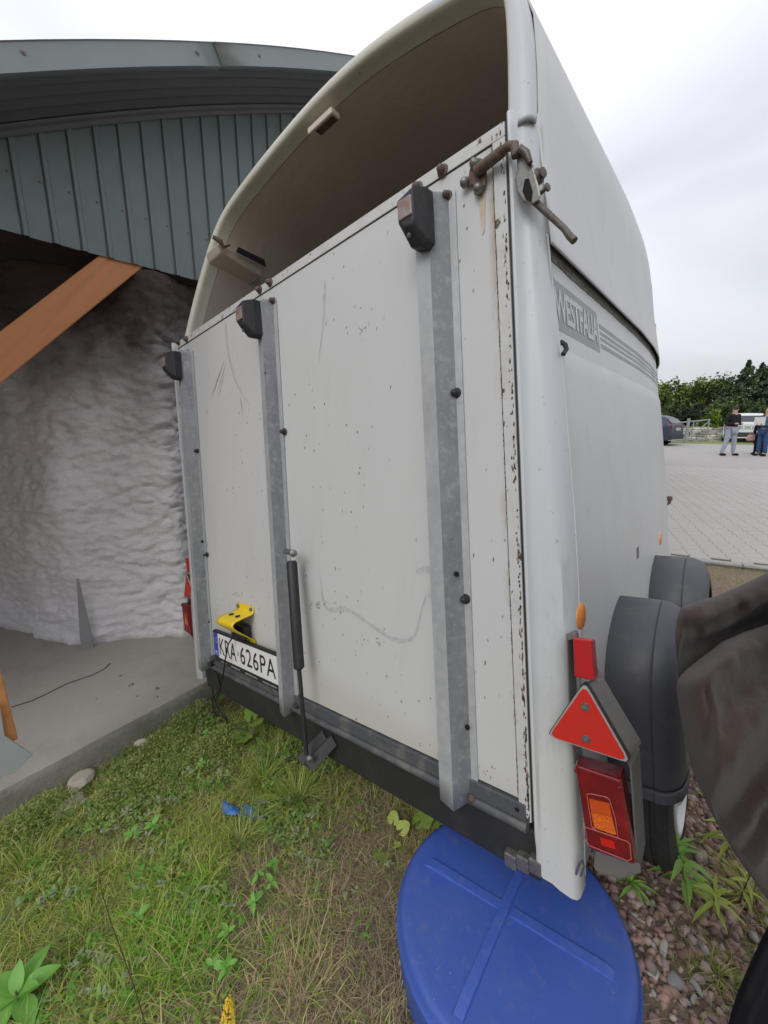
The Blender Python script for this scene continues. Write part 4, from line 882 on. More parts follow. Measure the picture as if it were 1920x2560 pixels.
# ---- blue barrel lid
DC = np.array([-.028, -.010, -.302]); DR = .2810
m = Mat('blue_plastic', (.050, .105, .42), .42, 0, .4)
m.mix(m.rng(m.noise(5, 5, .6), .42, .72, 0, .45), (.055, .11, .36)); m.mix(m.rng(m.noise(26, 6, .75), .54, .74, 0, .5), (.15, .18, .32)); m.mix(m.rng(m.noise(3.2, 5, .7, off=(3, 3, 3)), .52, .72, 0, .5), (.11, .15, .34)); m.mix(m.rng(m.noise(150, 3, .6), .70, .74, 0, .7), (.35, .34, .28)); m.mix(m.rng(m.voro(34), .07, .03, 0, .6), (.22, .20, .17))
m.rough(m.noise(9, 5), .35, .7, .34, .6); m.rough(m.noise(9, 5), .35, .7, .34, .6); m.bump(m.noise(6, 4), .15, .01); M_BLUEP = m
m = Mat('blue_plastic_rib', (.055, .115, .45), .4, 0, .4); m.mix(m.rng(m.noise(40, 6, .75), .5, .7, 0, .5), (.14, .19, .40)); M_BLUER = m
lid = thing('barrel_lid', 'round blue plastic barrel lid with a raised cross, lying under the trailer corner', 'barrel lid', (DC[0], DC[1], -.44))
b = MB(); b.lathe(tuple(DC), (0, 0, 1), [(DR - .004, -.20), (DR + .003, -.12), (DR + .002, -.055), (DR + .010, -.050), (DR + .011, -.030), (DR + .004, -.024), (DR + .002, -.010), (DR - .004, -.002), (DR - .012, .0), (DR - .030, -.001), (DR * .6, .001), (DR * .3, .002), (.001, .002)], 96, caps=True)
b.build('lid_disc', M_BLUEP.m, lid, smooth='auto', auto=50)
cx, cy = -.041, .014
for (x1, y1), (x2, y2) in (((-.268, -.043), (.200, .030)), ((-.056, .195), (-.034, -.262))):
    d = np.array([x2 - x1, y2 - y1]); L_ = np.linalg.norm(d); d /= L_; n_ = np.array([-d[1], d[0]]); b = MB(); rr = []
    segs = [(0, L_)] if abs(d[0]) < .5 else [(0, np.dot([cx - x1, cy - y1], d) - .0100), (np.dot([cx - x1, cy - y1], d) + .0100, L_)]
    for s0, s1 in segs:
        rr = []
        for t in np.linspace(s0, s1, 12):
            p = np.array([x1, y1]) + d * t; h = (.0075 if len(segs) == 1 else .0066) if .004 < t < L_ - .004 else .001
            rr.append([(p[0] + n_[0] * w_, p[1] + n_[1] * w_, DC[2] + z) for w_, z in ((-.0135, -.001), (-.0112, h), (.0112, h), (.0135, -.001))])
        rr[0] = [(a, b_, DC[2] - .001) for a, b_, c_ in rr[0]] if s0 == 0 else rr[0]
        b.loft(rr, True, True)
    b.build('cross_rib', M_BLUER.m, lid, smooth='auto', auto=30)

# ---- gravel
def ico(sub):
    bm = bmesh.new(); bmesh.ops.create_icosphere(bm, subdivisions=sub, radius=1); bm.verts.ensure_lookup_table()
    v = np.array([q.co[:] for q in bm.verts]); f = np.array([[q.index for q in p.verts] for p in bm.faces]); bm.free(); return v, f
def rock_shapes(n, sub):
    out = []; v0, f = ico(sub)
    for k in range(n):
        v = v0.copy(); 
        for c_ in range(11):
            n_ = rng.normal(size=3); n_ /= np.linalg.norm(n_); d = rng.uniform(.45, .78); h = v @ n_; v -= np.outer(np.maximum(0, h - d), n_)
        v *= rng.uniform(.6, 1.15, 3) * np.array([1, .85, .6]); out.append(v)
    return out, f
def scatter_mesh(name, shapes, f, P, S, cols, mat, smooth=False, tilt=.6, label=None):
    V = []; F = []; Cc = []; nv = len(shapes[0])
    for i, (p, s) in enumerate(zip(P, S)):
        a, b_, c_ = rng.uniform(0, 6.28), rng.normal(0, tilt), rng.normal(0, tilt)
        R_ = np.array(Matrix.Rotation(a, 3, 'Z') @ Matrix.Rotation(b_, 3, 'X') @ Matrix.Rotation(c_, 3, 'Y'))
        V.append(shapes[i % len(shapes)] @ R_.T * s + p); F.append(f + i * nv); Cc.append(np.tile(cols[i], (nv, 1)))
    return raw_mesh(name, np.concatenate(V), np.concatenate(F), np.concatenate(Cc), mat, smooth)
def raw_mesh(name, V, F, Cc, mat, smooth=False):
    me = bpy.data.meshes.new(name); me.vertices.add(len(V)); me.vertices.foreach_set('co', V.astype(np.float32).ravel())
    k = F.shape[1]; me.loops.add(F.size); me.loops.foreach_set('vertex_index', F.astype(np.int32).ravel()); me.polygons.add(len(F))
    me.polygons.foreach_set('loop_start', np.arange(0, F.size, k, dtype=np.int32)); me.polygons.foreach_set('loop_total', np.full(len(F), k, dtype=np.int32))
    at = me.attributes.new('tint', 'FLOAT_COLOR', 'POINT'); at.data.foreach_set('color', np.concatenate([Cc, np.ones((len(Cc), 1))], 1).astype(np.float32).ravel())
    me.update(); me.validate(); me.materials.append(mat)
    if smooth: me.polygons.foreach_set('use_smooth', [True] * len(me.polygons))
    o = bpy.data.objects.new(name, me); COL.objects.link(o); return o
m = Mat('gravel_stone', (.2, .15, .13), .85); m.attr(); m.mix(m.rng(m.noise(90, 5, .7), .5, .75, 0, .35), (.24, .18, .155)); m.bump(m.noise(140, 5, .7), .5, .003); M_ROCK = m
PALE = [(.41, .255, .21), (.35, .215, .175), (.45, .32, .265), (.27, .175, .145), (.38, .30, .27), (.44, .28, .215), (.31, .23, .21), (.48, .38, .33)]
def gravel_d(x, y):
    if y < .95 + 0 * x: a = min(1, max(0, (x + .02 + .10 * mnoise.noise(Vector((x * 5, y * 5, 0)))) / .14))
    else: a = min(1, max(0, (x - .0) / .2))
    return a
P = []; S = []; Cc = []
while len(P) < 9800:
    x = rng.uniform(-.45, 1.1); y = rng.uniform(-.55, 1.9)
    if (x - DC[0]) ** 2 + (y - DC[1]) ** 2 < (DR - .02) ** 2: continue
    g_ = gravel_d(x, y); near = y < .85
    if rng.random() > (g_ if near else g_ * .75) + .03: continue
    s = rng.uniform(.009, .0195) if near else rng.uniform(.006, .014)
    if rng.random() < .12: s *= 1.25
    P.append((x, y, gz(x, y) + rng.uniform(-.3, .7) * s)); S.append(s); c_ = np.array(random.choice(PALE)) * rng.uniform(.75, 1.2)
    if rng.random() < .03: c_ = np.array((.42, .40, .37))
    Cc.append(c_)
def angular(n):
    out = []; v0, f = ico(1)
    for k in range(n):
        v = v0.copy()
        for c_ in range(6): n_ = rng.normal(size=3); n_ /= np.linalg.norm(n_); v -= np.outer(np.maximum(0, v @ n_ - rng.uniform(.35, .7)), n_)
        v *= rng.uniform(.65, 1.2, 3) * np.array([1.1, .95, .75]); out.append(v + rng.normal(0, .05, v.shape))
    return out, f
sh1, f1 = angular(16)
tag(scatter_mesh('gravel', sh1, f1, P, S, Cc, M_ROCK.m), kind='stuff')
P = []; S = []; Cc = []
while len(P) < 9000:
    x = rng.uniform(-.9, 1.6); y = rng.uniform(-.6, 4.4)
    g_ = gravel_d(x, y)
    if (x - DC[0]) ** 2 + (y - DC[1]) ** 2 < (DR - .02) ** 2 or rng.random() > max(g_, .06): continue
    s = rng.uniform(.0025, .008); P.append((x, y, gz(x, y) + .002)); S.append(s); Cc.append(np.array(random.choice(PALE)) * rng.uniform(.7, 1.3))
sh0, f0_ = rock_shapes(6, 1)
tag(scatter_mesh('gravel_grit', sh0, f0_, P, S, Cc, M_ROCK.m), kind='stuff')
# larger single stones
def stone(px, py, s, sc, col, label, group=None, lift=.3):
    p = gp(px, py); vs_, f_ = rock_shapes(1, 3); v = vs_[0] * np.array(sc) * s; R_ = np.array(Matrix.Rotation(rng.uniform(0, 6), 3, 'Z')); v = v @ R_.T
    o = raw_mesh('stone', v, f_, np.tile(np.array(col), (len(v), 1)), M_ROCK.m, False); o.location = (p[0], p[1], p[2] + s * lift)
    return tag(o, label, 'stone', group)
stone(208, 1965, .085, (1.15, .8, .6), (.50, .45, .38), 'large pale flat stone lying just below the concrete floor edge')
stone(172, 2022, .078, (1, .8, .6), (.48, .44, .37), 'pale wedge-shaped stone in the grass nearest the left edge')
stone(357, 1868, .062, (1, .7, .6), (.60, .52, .47), 'small pinkish white stone tucked against the concrete floor edge')
stone(1660, 2378, .024, (1.5, .6, .6), (.52, .48, .42), 'white elongated pebble on the red gravel')
stone(1690, 2462, .028, (1, .9, .7), (.28, .28, .27), 'grey rounded pebble on the gravel beside the blue lid')
stone(1738, 2468, .022, (1.1, .8, .6), (.36, .39, .33), 'pale greenish oval pebble on the gravel')
stone(1632, 2440, .020, (1.3, .7, .6), (.48, .46, .43), 'broken white pebble beside the grey rounded one')
stone(885, 1978, .017, (1, .8, .7), (.24, .17, .15), 'small reddish stone on the bare earth below the ramp')
stone(880, 2042, .013, (1, .8, .7), (.33, .24, .21), 'tiny pink stone in the dry grass')

# ---- grass
m = Mat('grass_blade', (.1, .15, .04), .6, 0, .3); m.attr()
tr = m.N('ShaderNodeBsdfTranslucent'); ms = m.N('ShaderNodeMixShader'); ms.inputs[0].default_value = .42; m.L(m.c, tr.inputs[0]); out = [n for n in m.t.nodes if n.type == 'OUTPUT_MATERIAL'][0]
m.L(m.b.outputs[0], ms.inputs[1]); m.L(tr.outputs[0], ms.inputs[2]); m.L(ms.outputs[0], out.inputs[0]); M_BLADE = m
def leafmat(name, col, col2):
    q = Mat(name, col, .5, 0, .4); q.mix(q.rng(q.noise(30, 4, .6), .4, .7, 0, .7), col2); tr = q.N('ShaderNodeBsdfTranslucent'); ms = q.N('ShaderNodeMixShader'); ms.inputs[0].default_value = .35; q.L(q.c, tr.inputs[0])
    out = [n for n in q.t.nodes if n.type == 'OUTPUT_MATERIAL'][0]; q.L(q.b.outputs[0], ms.inputs[1]); q.L(tr.outputs[0], ms.inputs[2]); q.L(ms.outputs[0], out.inputs[0]); return q
def blades(name, B, Lh, Wd, lean, az, cols, mat, segs=3, droop=.5):
    n = len(B); B = np.array(B); Lh = np.array(Lh); Wd = np.array(Wd); lean = np.array(lean); az = np.array(az); cols = np.array(cols)
    dx = np.cos(az); dy = np.sin(az); wx = -dy; wy = dx; V = np.zeros((n, segs * 2 + 1, 3)); p = B.copy(); a = lean.copy()
    for k in range(segs):
        wk = Wd * (1 - (k / segs) ** 1.6) / 2
        V[:, 2 * k] = p + np.stack([wx * wk, wy * wk, 0 * wk], 1); V[:, 2 * k + 1] = p - np.stack([wx * wk, wy * wk, 0 * wk], 1)
        st = Lh / segs; p = p + np.stack([dx * np.sin(a) * st, dy * np.sin(a) * st, np.cos(a) * st], 1); a = np.minimum(a + droop * rng.uniform(.5, 1.5, n), 2.2)
    V[:, -1] = p
    T3 = []
    for k in range(segs - 1): T3 += [(2 * k, 2 * k + 1, 2 * k + 3), (2 * k, 2 * k + 3, 2 * k + 2)]
    T3.append((2 * segs - 2, 2 * segs - 1, 2 * segs)); T3 = np.array(T3); nv = segs * 2 + 1
    F = (T3[None] + (np.arange(n) * nv)[:, None, None]).reshape(-1, 3)
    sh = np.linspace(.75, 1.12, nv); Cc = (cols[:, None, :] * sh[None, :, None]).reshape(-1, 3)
    return raw_mesh(name, V.reshape(-1, 3), F, Cc, mat)
def dry(x, y):
    q = mnoise.noise(Vector((x * 4, y * 4, 2)))
    a = (x + .90 + .26 * q + .15 * (y + .2)) / .32
    return min(1, max(0, a))
G = {k: [] for k in 'bplwaz'}; CG = []
def okp(x, y):
    if on_slab(x, y): return False
    if (x - DC[0]) ** 2 + (y - DC[1]) ** 2 < (DR + .01) ** 2: return False
    return True
n = 0
while n < 52000:
    x = rng.uniform(-2.3, .25); y = rng.uniform(-1.15, 1.6)
    if not okp(x, y): continue
    d_ = dry(x, y); dist2 = (x - CW[0]) ** 2 + (y - CW[1]) ** 2 + 1.8
    dens = min(1, 2.9 / dist2) * (1 - .62 * d_) * (1 if y < .25 else .30)
    cl = mnoise.noise(Vector((x * 3.1, y * 3.1, 7))) + .5 * mnoise.noise(Vector((x * 9, y * 9, 1)))
    dens *= min(1, max(.12, .62 + 1.1 * cl))
    if x > -.05: dens *= .08
    if rng.random() > dens: continue
    n += 1; lush = max(0, 1 - ((x + .72) ** 2 / .10 + (y + .52) ** 2 / .05)); G['b'].append((x, y, gz(x, y) - .004))
    G['l'].append(rng.uniform(.028, .085) * (1 + .7 * max(0, cl)) * (1 + .35 * lush) * (1.5 if rng.random() < .04 else 1)); G['w'].append(rng.uniform(.0016, .0036) * (1.25 if lush > .2 else 1)); G['a'].append(rng.uniform(.35, 1.2)); G['z'].append(rng.uniform(0, 6.283))
    r_ = rng.random()
    if r_ < .20 + .52 * d_ - .2 * lush: c_ = np.array((.66, .54, .30)) * rng.uniform(.6, 1.25)
    elif r_ < .62 - .25 * lush: c_ = np.array((.54, .58, .14)) * rng.uniform(.7, 1.25)
    elif r_ < .9 - .3 * lush: c_ = np.array((.38, .54, .10)) * rng.uniform(.7, 1.25)
    else: c_ = np.array((.22, .50, .05)) * rng.uniform(.7, 1.3)
    CG.append(c_)
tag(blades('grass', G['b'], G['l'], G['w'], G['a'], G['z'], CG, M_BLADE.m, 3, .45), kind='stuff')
# thatch: dead stems lying flat
G = {k: [] for k in 'bplwaz'}; CG = []; n = 0
while n < 34000:
    x = rng.uniform(-2.2, .35); y = rng.uniform(-1.15, 1.2)
    if not okp(x, y): continue
    d_ = dry(x, y)
    dens = (.30 + .7 * d_) * (1 if y < .1 else .35) * min(1, 2.6 / ((x - CW[0]) ** 2 + (y - CW[1]) ** 2 + 1.6)) * (1 if x < -.12 else .12)
    bare = math.exp(-((x + .72) ** 2 / .012 + (y - .02) ** 2 / .010)); dens *= 1 - .85 * bare
    if rng.random() > dens: continue
    n += 1; G['b'].append((x, y, gz(x, y) + rng.uniform(.001, .016))); G['l'].append(rng.uniform(.02, .10)); G['w'].append(rng.uniform(.0009, .0022)); G['a'].append(rng.uniform(1.35, 1.62)); G['z'].append(rng.uniform(0, 6.283))
    CG.append(np.array(random.choice([(.58, .46, .33), (.45, .35, .24), (.66, .56, .42), (.30, .22, .15), (.42, .38, .18)])) * rng.uniform(.7, 1.15))
tag(blades('dead_grass', G['b'], G['l'], G['w'], G['a'], G['z'], CG, M_BLADE.m, 3, .06), kind='stuff')
# small broad leaves growing through the turf
G = {k: [] for k in 'bplwaz'}; CG = []; n = 0
while n < 5200:
    cx_ = rng.uniform(-2.1, -.35); cy_ = rng.uniform(-1.0, .35)
    if not okp(cx_, cy_) or rng.random() > (1 - dry(cx_, cy_)) * min(1, 2.8 / ((cx_ - CW[0]) ** 2 + (cy_ - CW[1]) ** 2 + 1.5)) + .04: continue
    if mnoise.noise(Vector((cx_ * 5, cy_ * 5, 11))) < .0: continue
    base_c = np.array(random.choice([(.20, .44, .08), (.32, .50, .12), (.26, .38, .12), (.40, .46, .28), (.44, .50, .14)])); hh = rng.uniform(.01, .05)
    for k in range(int(rng.uniform(4, 9))):
        n += 1; x = cx_ + rng.normal(0, .010); y = cy_ + rng.normal(0, .010); G['b'].append((x, y, gz(x, y) + hh)); G['l'].append(rng.uniform(.012, .030)); G['w'].append(rng.uniform(.006, .013)); G['a'].append(rng.uniform(.8, 1.5)); G['z'].append(rng.uniform(0, 6.283)); CG.append(base_c * rng.uniform(.8, 1.2))
tag(blades('broadleaf_undergrowth', G['b'], G['l'], G['w'], G['a'], G['z'], CG, M_BLADE.m, 4, .25), kind='stuff')
# low creeping weeds, small rounded leaves
G = {k: [] for k in 'bplwaz'}; CG = []; n = 0
spots = [gp(*q)[:2] for q in ((470, 1760), (455, 1830), (500, 1800), (440, 1900), (380, 1980), (330, 1950), (300, 2010), (520, 1900), (410, 1880), (560, 1870), (120, 2050), (60, 2090), (640, 1800))]
while n < 17000:
    c_ = random.choice(spots); x = c_[0] + rng.normal(0, .085); y = c_[1] + rng.normal(0, .085)
    if on_slab(x, y, .0) or not okp(x, y): continue
    n += 1; G['b'].append((x, y, gz(x, y) + rng.uniform(.0, .12) * math.exp(-((x - c_[0]) ** 2 + (y - c_[1]) ** 2) / .015))); G['l'].append(rng.uniform(.008, .018)); G['w'].append(rng.uniform(.004, .008)); G['a'].append(rng.uniform(.6, 1.5)); G['z'].append(rng.uniform(0, 6.283))
    CG.append(np.array(random.choice([(.46, .50, .17), (.34, .45, .11), (.52, .53, .22), (.22, .34, .07)])) * rng.uniform(.75, 1.2))
tag(blades('creeping_weeds', G['b'], G['l'], G['w'], G['a'], G['z'], CG, M_BLADE.m, 3, .3), kind='stuff')
# verge beyond the wheels, along the kerb and round the gravel
G = {k: [] for k in 'bplwaz'}; CG = []; n = 0
while n < 16000:
    if n < 9000:
        u = rng.uniform(-2.5, 2.5); v = rng.uniform(-1.0, -.12); x, y, z = lot(u, v); k_ = math.exp((v + .12) / .35)
        if rng.random() > k_ * (.5 + .9 * mnoise.noise(Vector((x * 3, y * 3, 0)))) + .05: continue
    else:
        x = rng.uniform(.3, 1.1); y = rng.uniform(.1, 2.6)
        if rng.random() > .5 + 1.1 * mnoise.noise(Vector((x * 4, y * 4, 5))) - .3 * (x < .42): continue
    n += 1; G['b'].append((x, y, gz(x, y) - .003)); G['l'].append(rng.uniform(.025, .085)); G['w'].append(rng.uniform(.002, .004)); G['a'].append(rng.uniform(.2, 1.1)); G['z'].append(rng.uniform(0, 6.283))
    CG.append(np.array(random.choice([(.40, .46, .09), (.28, .38, .06), (.52, .48, .22), (.55, .45, .30)])) * rng.uniform(.7, 1.2))
tag(blades('verge_grass', G['b'], G['l'], G['w'], G['a'], G['z'], CG, M_BLADE.m, 3, .45), kind='stuff')

# ---- separate plants
M_L1 = leafmat('weed_leaf_green', (.28, .52, .11), (.40, .58, .16)); M_L2 = leafmat('weed_leaf_yellow', (.54, .62, .14), (.42, .56, .12)); M_L3 = leafmat('round_leaf', (.26, .42, .08), (.36, .45, .10)); M_L4 = leafmat('fresh_leaf', (.22, .50, .09), (.30, .56, .14))
M_STEM = Mat('stem', (.16, .14, .06), .7); M_STEMR = Mat('stem_red', (.13, .06, .04), .7); M_TWIG = Mat('twig_bark', (.07, .045, .03), .8)
def leaf_mesh(name, outline, fold=.12, droop=.25, mat=None):
    # outline: half widths along the midrib, unit length
    V = []; F = []
    for i, (t, w_) in enumerate(outline):
        z = -droop * t * t; V += [(t, w_, z + fold * w_), (t, 0, z), (t, -w_, z + fold * w_)]
    for i in range(len(outline) - 1):
        a = i * 3; F += [(a, a + 1, a + 4, a + 3), (a + 1, a + 2, a + 5, a + 4)]
    me = bpy.data.meshes.new(name); me.from_pydata(V, [], F); me.materials.append(mat); me.polygons.foreach_set('use_smooth', [True] * len(me.polygons)); return me
LANCE = [(0, .008), (.12, .045), (.28, .085), (.45, .10), (.62, .085), (.80, .05), (1, .002)]
LM1 = leaf_mesh('leaf', LANCE, .8, .35, M_L1.m); LM2 = leaf_mesh('leaf', LANCE, .8, .40, M_L2.m)
OVAL = [(0, .01), (.12, .13), (.3, .22), (.5, .25), (.7, .21), (.88, .11), (1, .01)]
LM4 = leaf_mesh('leaf', OVAL, .35, .3, M_L4.m); BROAD = leaf_mesh('leaf', [(0, .02), (.15, .12), (.35, .2), (.55, .22), (.75, .16), (.9, .08), (1, .0)], .4, .35, M_L4.m)
def round_leaf(mat, seed=0, lob=.10):
    V = [(0, 0, 0)]; n_ = 22
    for k in range(n_):
        a = -math.pi * .93 + 2 * math.pi * .93 * k / (n_ - 1); r_ = 1 + lob * math.cos(a * 7 + seed) + .08 * math.sin(a * 3 + seed); V.append((r_ * math.cos(a) * 1.0 + .15, r_ * math.sin(a) * .92, .10 * math.cos(a * 2 + seed) + .05 * math.sin(a * 7)))
    me = bpy.data.meshes.new('leaf'); me.from_pydata(V, [], [(0, i, i + 1) for i in range(1, n_)]); me.materials.append(mat); me.polygons.foreach_set('use_smooth', [True] * len(me.polygons)); return me
RL = [round_leaf(M_L3.m, 0), round_leaf(M_L3.m, 1.3), round_leaf(M_L2.m, 2.1, .03)]
def put_leaf(me, root, p, az, el, s, roll=0, w_=1):
    o = bpy.data.objects.new('leaf', me); COL.objects.link(o); o.parent = root; o.location = Vector(p) - root.location
    o.rotation_euler = (Matrix.Rotation(az, 3, 'Z') @ Matrix.Rotation(-el, 3, 'Y') @ Matrix.Rotation(roll, 3, 'X')).to_euler(); o.scale = (s, s * w_, s); return o
def willowherb(px, py, h, lean, leaf_me, label, nw=5, ll=.07, group=None, stem=None, sp=.72):
    p = gp(px, py); root = thing('willowherb', label, 'weed', tuple(p), group)
    pts = [p + np.array([lean[0] * t * t, lean[1] * t * t, h * t]) for t in np.linspace(0, 1, 7)]
    b = MB(); b.tube(pts, [.0028 - .0018 * t for t in np.linspace(0, 1, 7)], 6); b.build('stem', (stem or M_STEM).m, root)
    a0 = rng.uniform(0, 6)
    for k in range(nw):
        t = 1 - (1 - sp * 0 - .2) * (k / nw) ** 1.1; q = p + np.array([lean[0] * t * t, lean[1] * t * t, h * t]); m_ = 5 if k == 0 else 4
        for j in range(m_):
            s = ll * (.55 + .5 * min(1, (k + 1) / 3)) * rng.uniform(.85, 1.15); put_leaf(leaf_me, root, q, a0 + k * 1.1 + j * 6.283 / m_ + rng.normal(0, .2), (1.0 if k == 0 else .55 - .13 * k) + rng.normal(0, .15), s, rng.normal(0, .3))
    return root
willowherb(1705, 2235, .165, (-.03, -.02), LM1, 'bright green willowherb with long pointed leaves, tallest one in front of the black tyre', 6, .074)
willowherb(1583, 2225, .05, (-.01, -.03), LM1, 'short green leafy weed tucked under the tail lamp', 4, .058)
willowherb(1815, 2150, .20, (-.02, .02), LM2, 'yellow-green willowherb growing beside the trailer wheel, near the jacket', 6, .075)
willowherb(1775, 2290, .10, (.0, -.02), LM2, 'low yellow-green weed on the gravel in front of the other two', 4, .062)
willowherb(1845, 2270, .14, (.02, .04), LM2, 'thin yellowish weed with a dark red branching stem on the gravel', 4, .05, stem=M_STEMR)
willowherb(1905, 2140, .16, (.02, .03), LM2, 'yellow-green weed at the right edge below the jacket', 5, .06)
# grass tufts on the gravel
def tuft(px, py, n, lo, hi, cols, label, name='grass_tuft', wd=(.002, .004), spread=.03, droop=.5, lean=(.1, .9)):
    p = gp(px, py); B = []; L_ = []; W__ = []; A_ = []; Z_ = []; C_ = []
    for k in range(n):
        a = rng.uniform(0, 6.283); r_ = abs(rng.normal(0, spread)); B.append((p[0] + r_ * math.cos(a), p[1] + r_ * math.sin(a), gz(p[0] + r_ * math.cos(a), p[1] + r_ * math.sin(a)) - .003)); L_.append(rng.uniform(lo, hi)); W__.append(rng.uniform(*wd)); A_.append(rng.uniform(*lean)); Z_.append(a + rng.normal(0, .6)); C_.append(np.array(random.choice(cols)) * rng.uniform(.75, 1.2))
    return tag(blades(name, B, L_, W__, A_, Z_, C_, M_BLADE.m, 5, droop * .6), label, 'grass tuft', kind='stuff')
YG = [(.50, .56, .14), (.42, .50, .11), (.60, .60, .25)]; GR = [(.27, .41, .07), (.38, .48, .09), (.20, .34, .05)]; ST = [(.62, .52, .34), (.54, .43, .26)]
tuft(1880, 2250, 130, .08, .2, YG + ST, 'pale yellow-green grass tuft arching over the gravel at the right edge')
tuft(1795, 2440, 110, .03, .08, YG, 'short yellow grass tuft on the gravel beside the black cloth')
tuft(745, 2010, 170, .08, .20, GR + YG, 'long-bladed green grass tuft below the gas strut bracket', wd=(.003, .006), spread=.045)
tuft(660, 1960, 130, .08, .17, GR + YG, 'green grass tuft below the number plate', wd=(.003, .006), spread=.04)
tuft(690, 1900, 90, .08, .16, GR + YG, 'green grass tuft in the shade of the trailer beam', wd=(.003, .005), spread=.04)
tuft(600, 2110, 150, .06, .13, YG + GR, 'yellow-green grass tuft just in front of the blue plastic scrap', wd=(.002, .005), spread=.04)
tuft(60, 2180, 110, .07, .16, YG + GR, 'grass tuft at the left edge of the lawn', wd=(.003, .006), spread=.045)
tuft(330, 1880, 120, .06, .14, YG + GR, 'grass tuft leaning on the concrete floor edge beside the pinkish stone', wd=(.002, .004), spread=.04)
tuft(400, 2400, 260, .05, .12, [(.15, .40, .05), (.21, .45, .06), (.30, .48, .09)], 'lush dark green grass clump in the lower left', wd=(.002, .004), spread=.10)
tuft(230, 2330, 220, .05, .11, [(.22, .43, .06), (.34, .50, .08), (.42, .50, .11)], 'lush mid green grass clump left of the dark twig', wd=(.002, .004), spread=.09)
tuft(1000, 2545, 12, .14, .28, ST, 'dry straw stalks leaning up beside the blue lid', 'dry_stalks', (.0012, .002), .04, .15, (.0, .3))
tuft(1730, 1470 - 40, 1, .01, .02, YG, 'x') if False else None
# round-leaved plants (coltsfoot)
def coltsfoot(px, py, spec, label, me=0):
    p = gp(px, py); root = thing('coltsfoot', label, 'weed', tuple(p))
    for dx, dy, h, s, az, el, mi in spec:
        q = p + np.array([dx, dy, h]); b = MB(); b.tube([p, (p + q) / 2 + np.array([dx * .2, dy * .2, h * .2]), q], [.0022, .0018, .0015], 6); b.build('stalk', M_STEM.m, root); put_leaf(RL[mi], root, q, az, el, s, rng.normal(0, .25))
coltsfoot(625, 1855, [(.02, .03, .11, .050, .9, .35, 0), (-.05, .05, .10, .045, 2.6, .3, 0), (.02, -.04, .06, .046, -1.0, .3, 1), (-.02, -.03, .05, .036, 3.6, .2, 1)], 'round-leaved coltsfoot growing under the number plate')
coltsfoot(1045, 2085, [(.0, .02, .045, .040, 1.4, .35, 0), (.04, .05, .04, .026, .2, .3, 1)], 'single toothed green coltsfoot leaf beside the rim of the blue lid')
coltsfoot(985, 2125, [(-.045, .05, .05, .022, 2.2, .5, 2), (.0, .045, .05, .024, 1.2, .5, 2), (.01, .0, .03, .016, .4, .4, 2), (-.015, -.04, .015, .027, -1.6, .2, 1)], 'small yellowish round leaves on the bare ground left of the blue lid')
def fivefinger(px, py, s, n_, label, me=LM4, h=.05):
    p = gp(px, py); root = thing('cinquefoil', label, 'weed', tuple(p)); b = MB(); q = p + np.array([0, 0, h]); b.tube([p, q], .0013, 6); b.build('stalk', M_STEM.m, root); a0 = rng.uniform(0, 6)
    tl_ = rng.uniform(.15, .5)
    for k in range(n_): put_leaf(me, root, q + rng.normal(0, .002, 3), a0 + k * 6.283 / n_ + rng.normal(0, .16), tl_ + rng.normal(0, .25), s * rng.uniform(.65, 1.2), rng.normal(0, .35), rng.uniform(.85, 1.25))
fivefinger(640, 2285, .036, 5, 'largest five-leaved bright green weed in the middle of the lawn')
fivefinger(685, 2190, .032, 5, 'five-leaved green weed highest in the row towards the blue scrap')
fivefinger(682, 2240, .028, 4, 'yellowish green four-leaved weed between the two bright ones')
fivefinger(648, 2215, .026, 4, 'darker green four-leaved weed beside the highest five-leaved one')
fivefinger(575, 2365, .030, 4, 'four-leaved weed standing alone below the largest five-leaved one')
fivefinger(575, 2450, .032, 5, 'light green weed just above the yellow flower tip')
fivefinger(535, 2450, .030, 4, 'pale green weed left of the one above the yellow flower')
fivefinger(350, 2325, .030, 4, 'pale yellow-green weed in the lush grass beside the twig', LM4)
for i_, (px_, py_, lab_) in enumerate(((470, 1790, 'bright green leafy weed at the end of the concrete floor edge'), (520, 1850, 'green leafy weed below the hanging cables'), (430, 1850, 'leafy weed leaning on the concrete floor edge'), (505, 1935, 'leafy green weed between the round leaves and the pale stones'), (330, 2110, 'pale green weed in the upper lawn, left of the blue scrap'), (385, 2090, 'bright green weed next to the grey-leaved one'))):
    fivefinger(px_, py_, .030, 6, lab_, LM4, .05); fr_ = bpy.data.objects[-1] if False else None
p = gp(50, 2520); root = thing('broadleaf_weed', 'light green broad-leaved weed in the bottom left corner', 'weed', tuple(p)); b = MB(); b.tube([p, p + np.array([0, 0, .06])], .003, 6); b.build('stem', M_STEM.m, root)
for k, (a, e, s) in enumerate(((.2, .25, .10), (1.3, .5, .09), (2.3, .4, .10), (3.4, .3, .10), (4.4, .2, .09), (5.4, .2, .095), (.8, .9, .07), (2.9, .9, .07))): put_leaf(BROAD, root, p + np.array([0, 0, .04]), a, e, s, rng.normal(0, .2), 1.15)
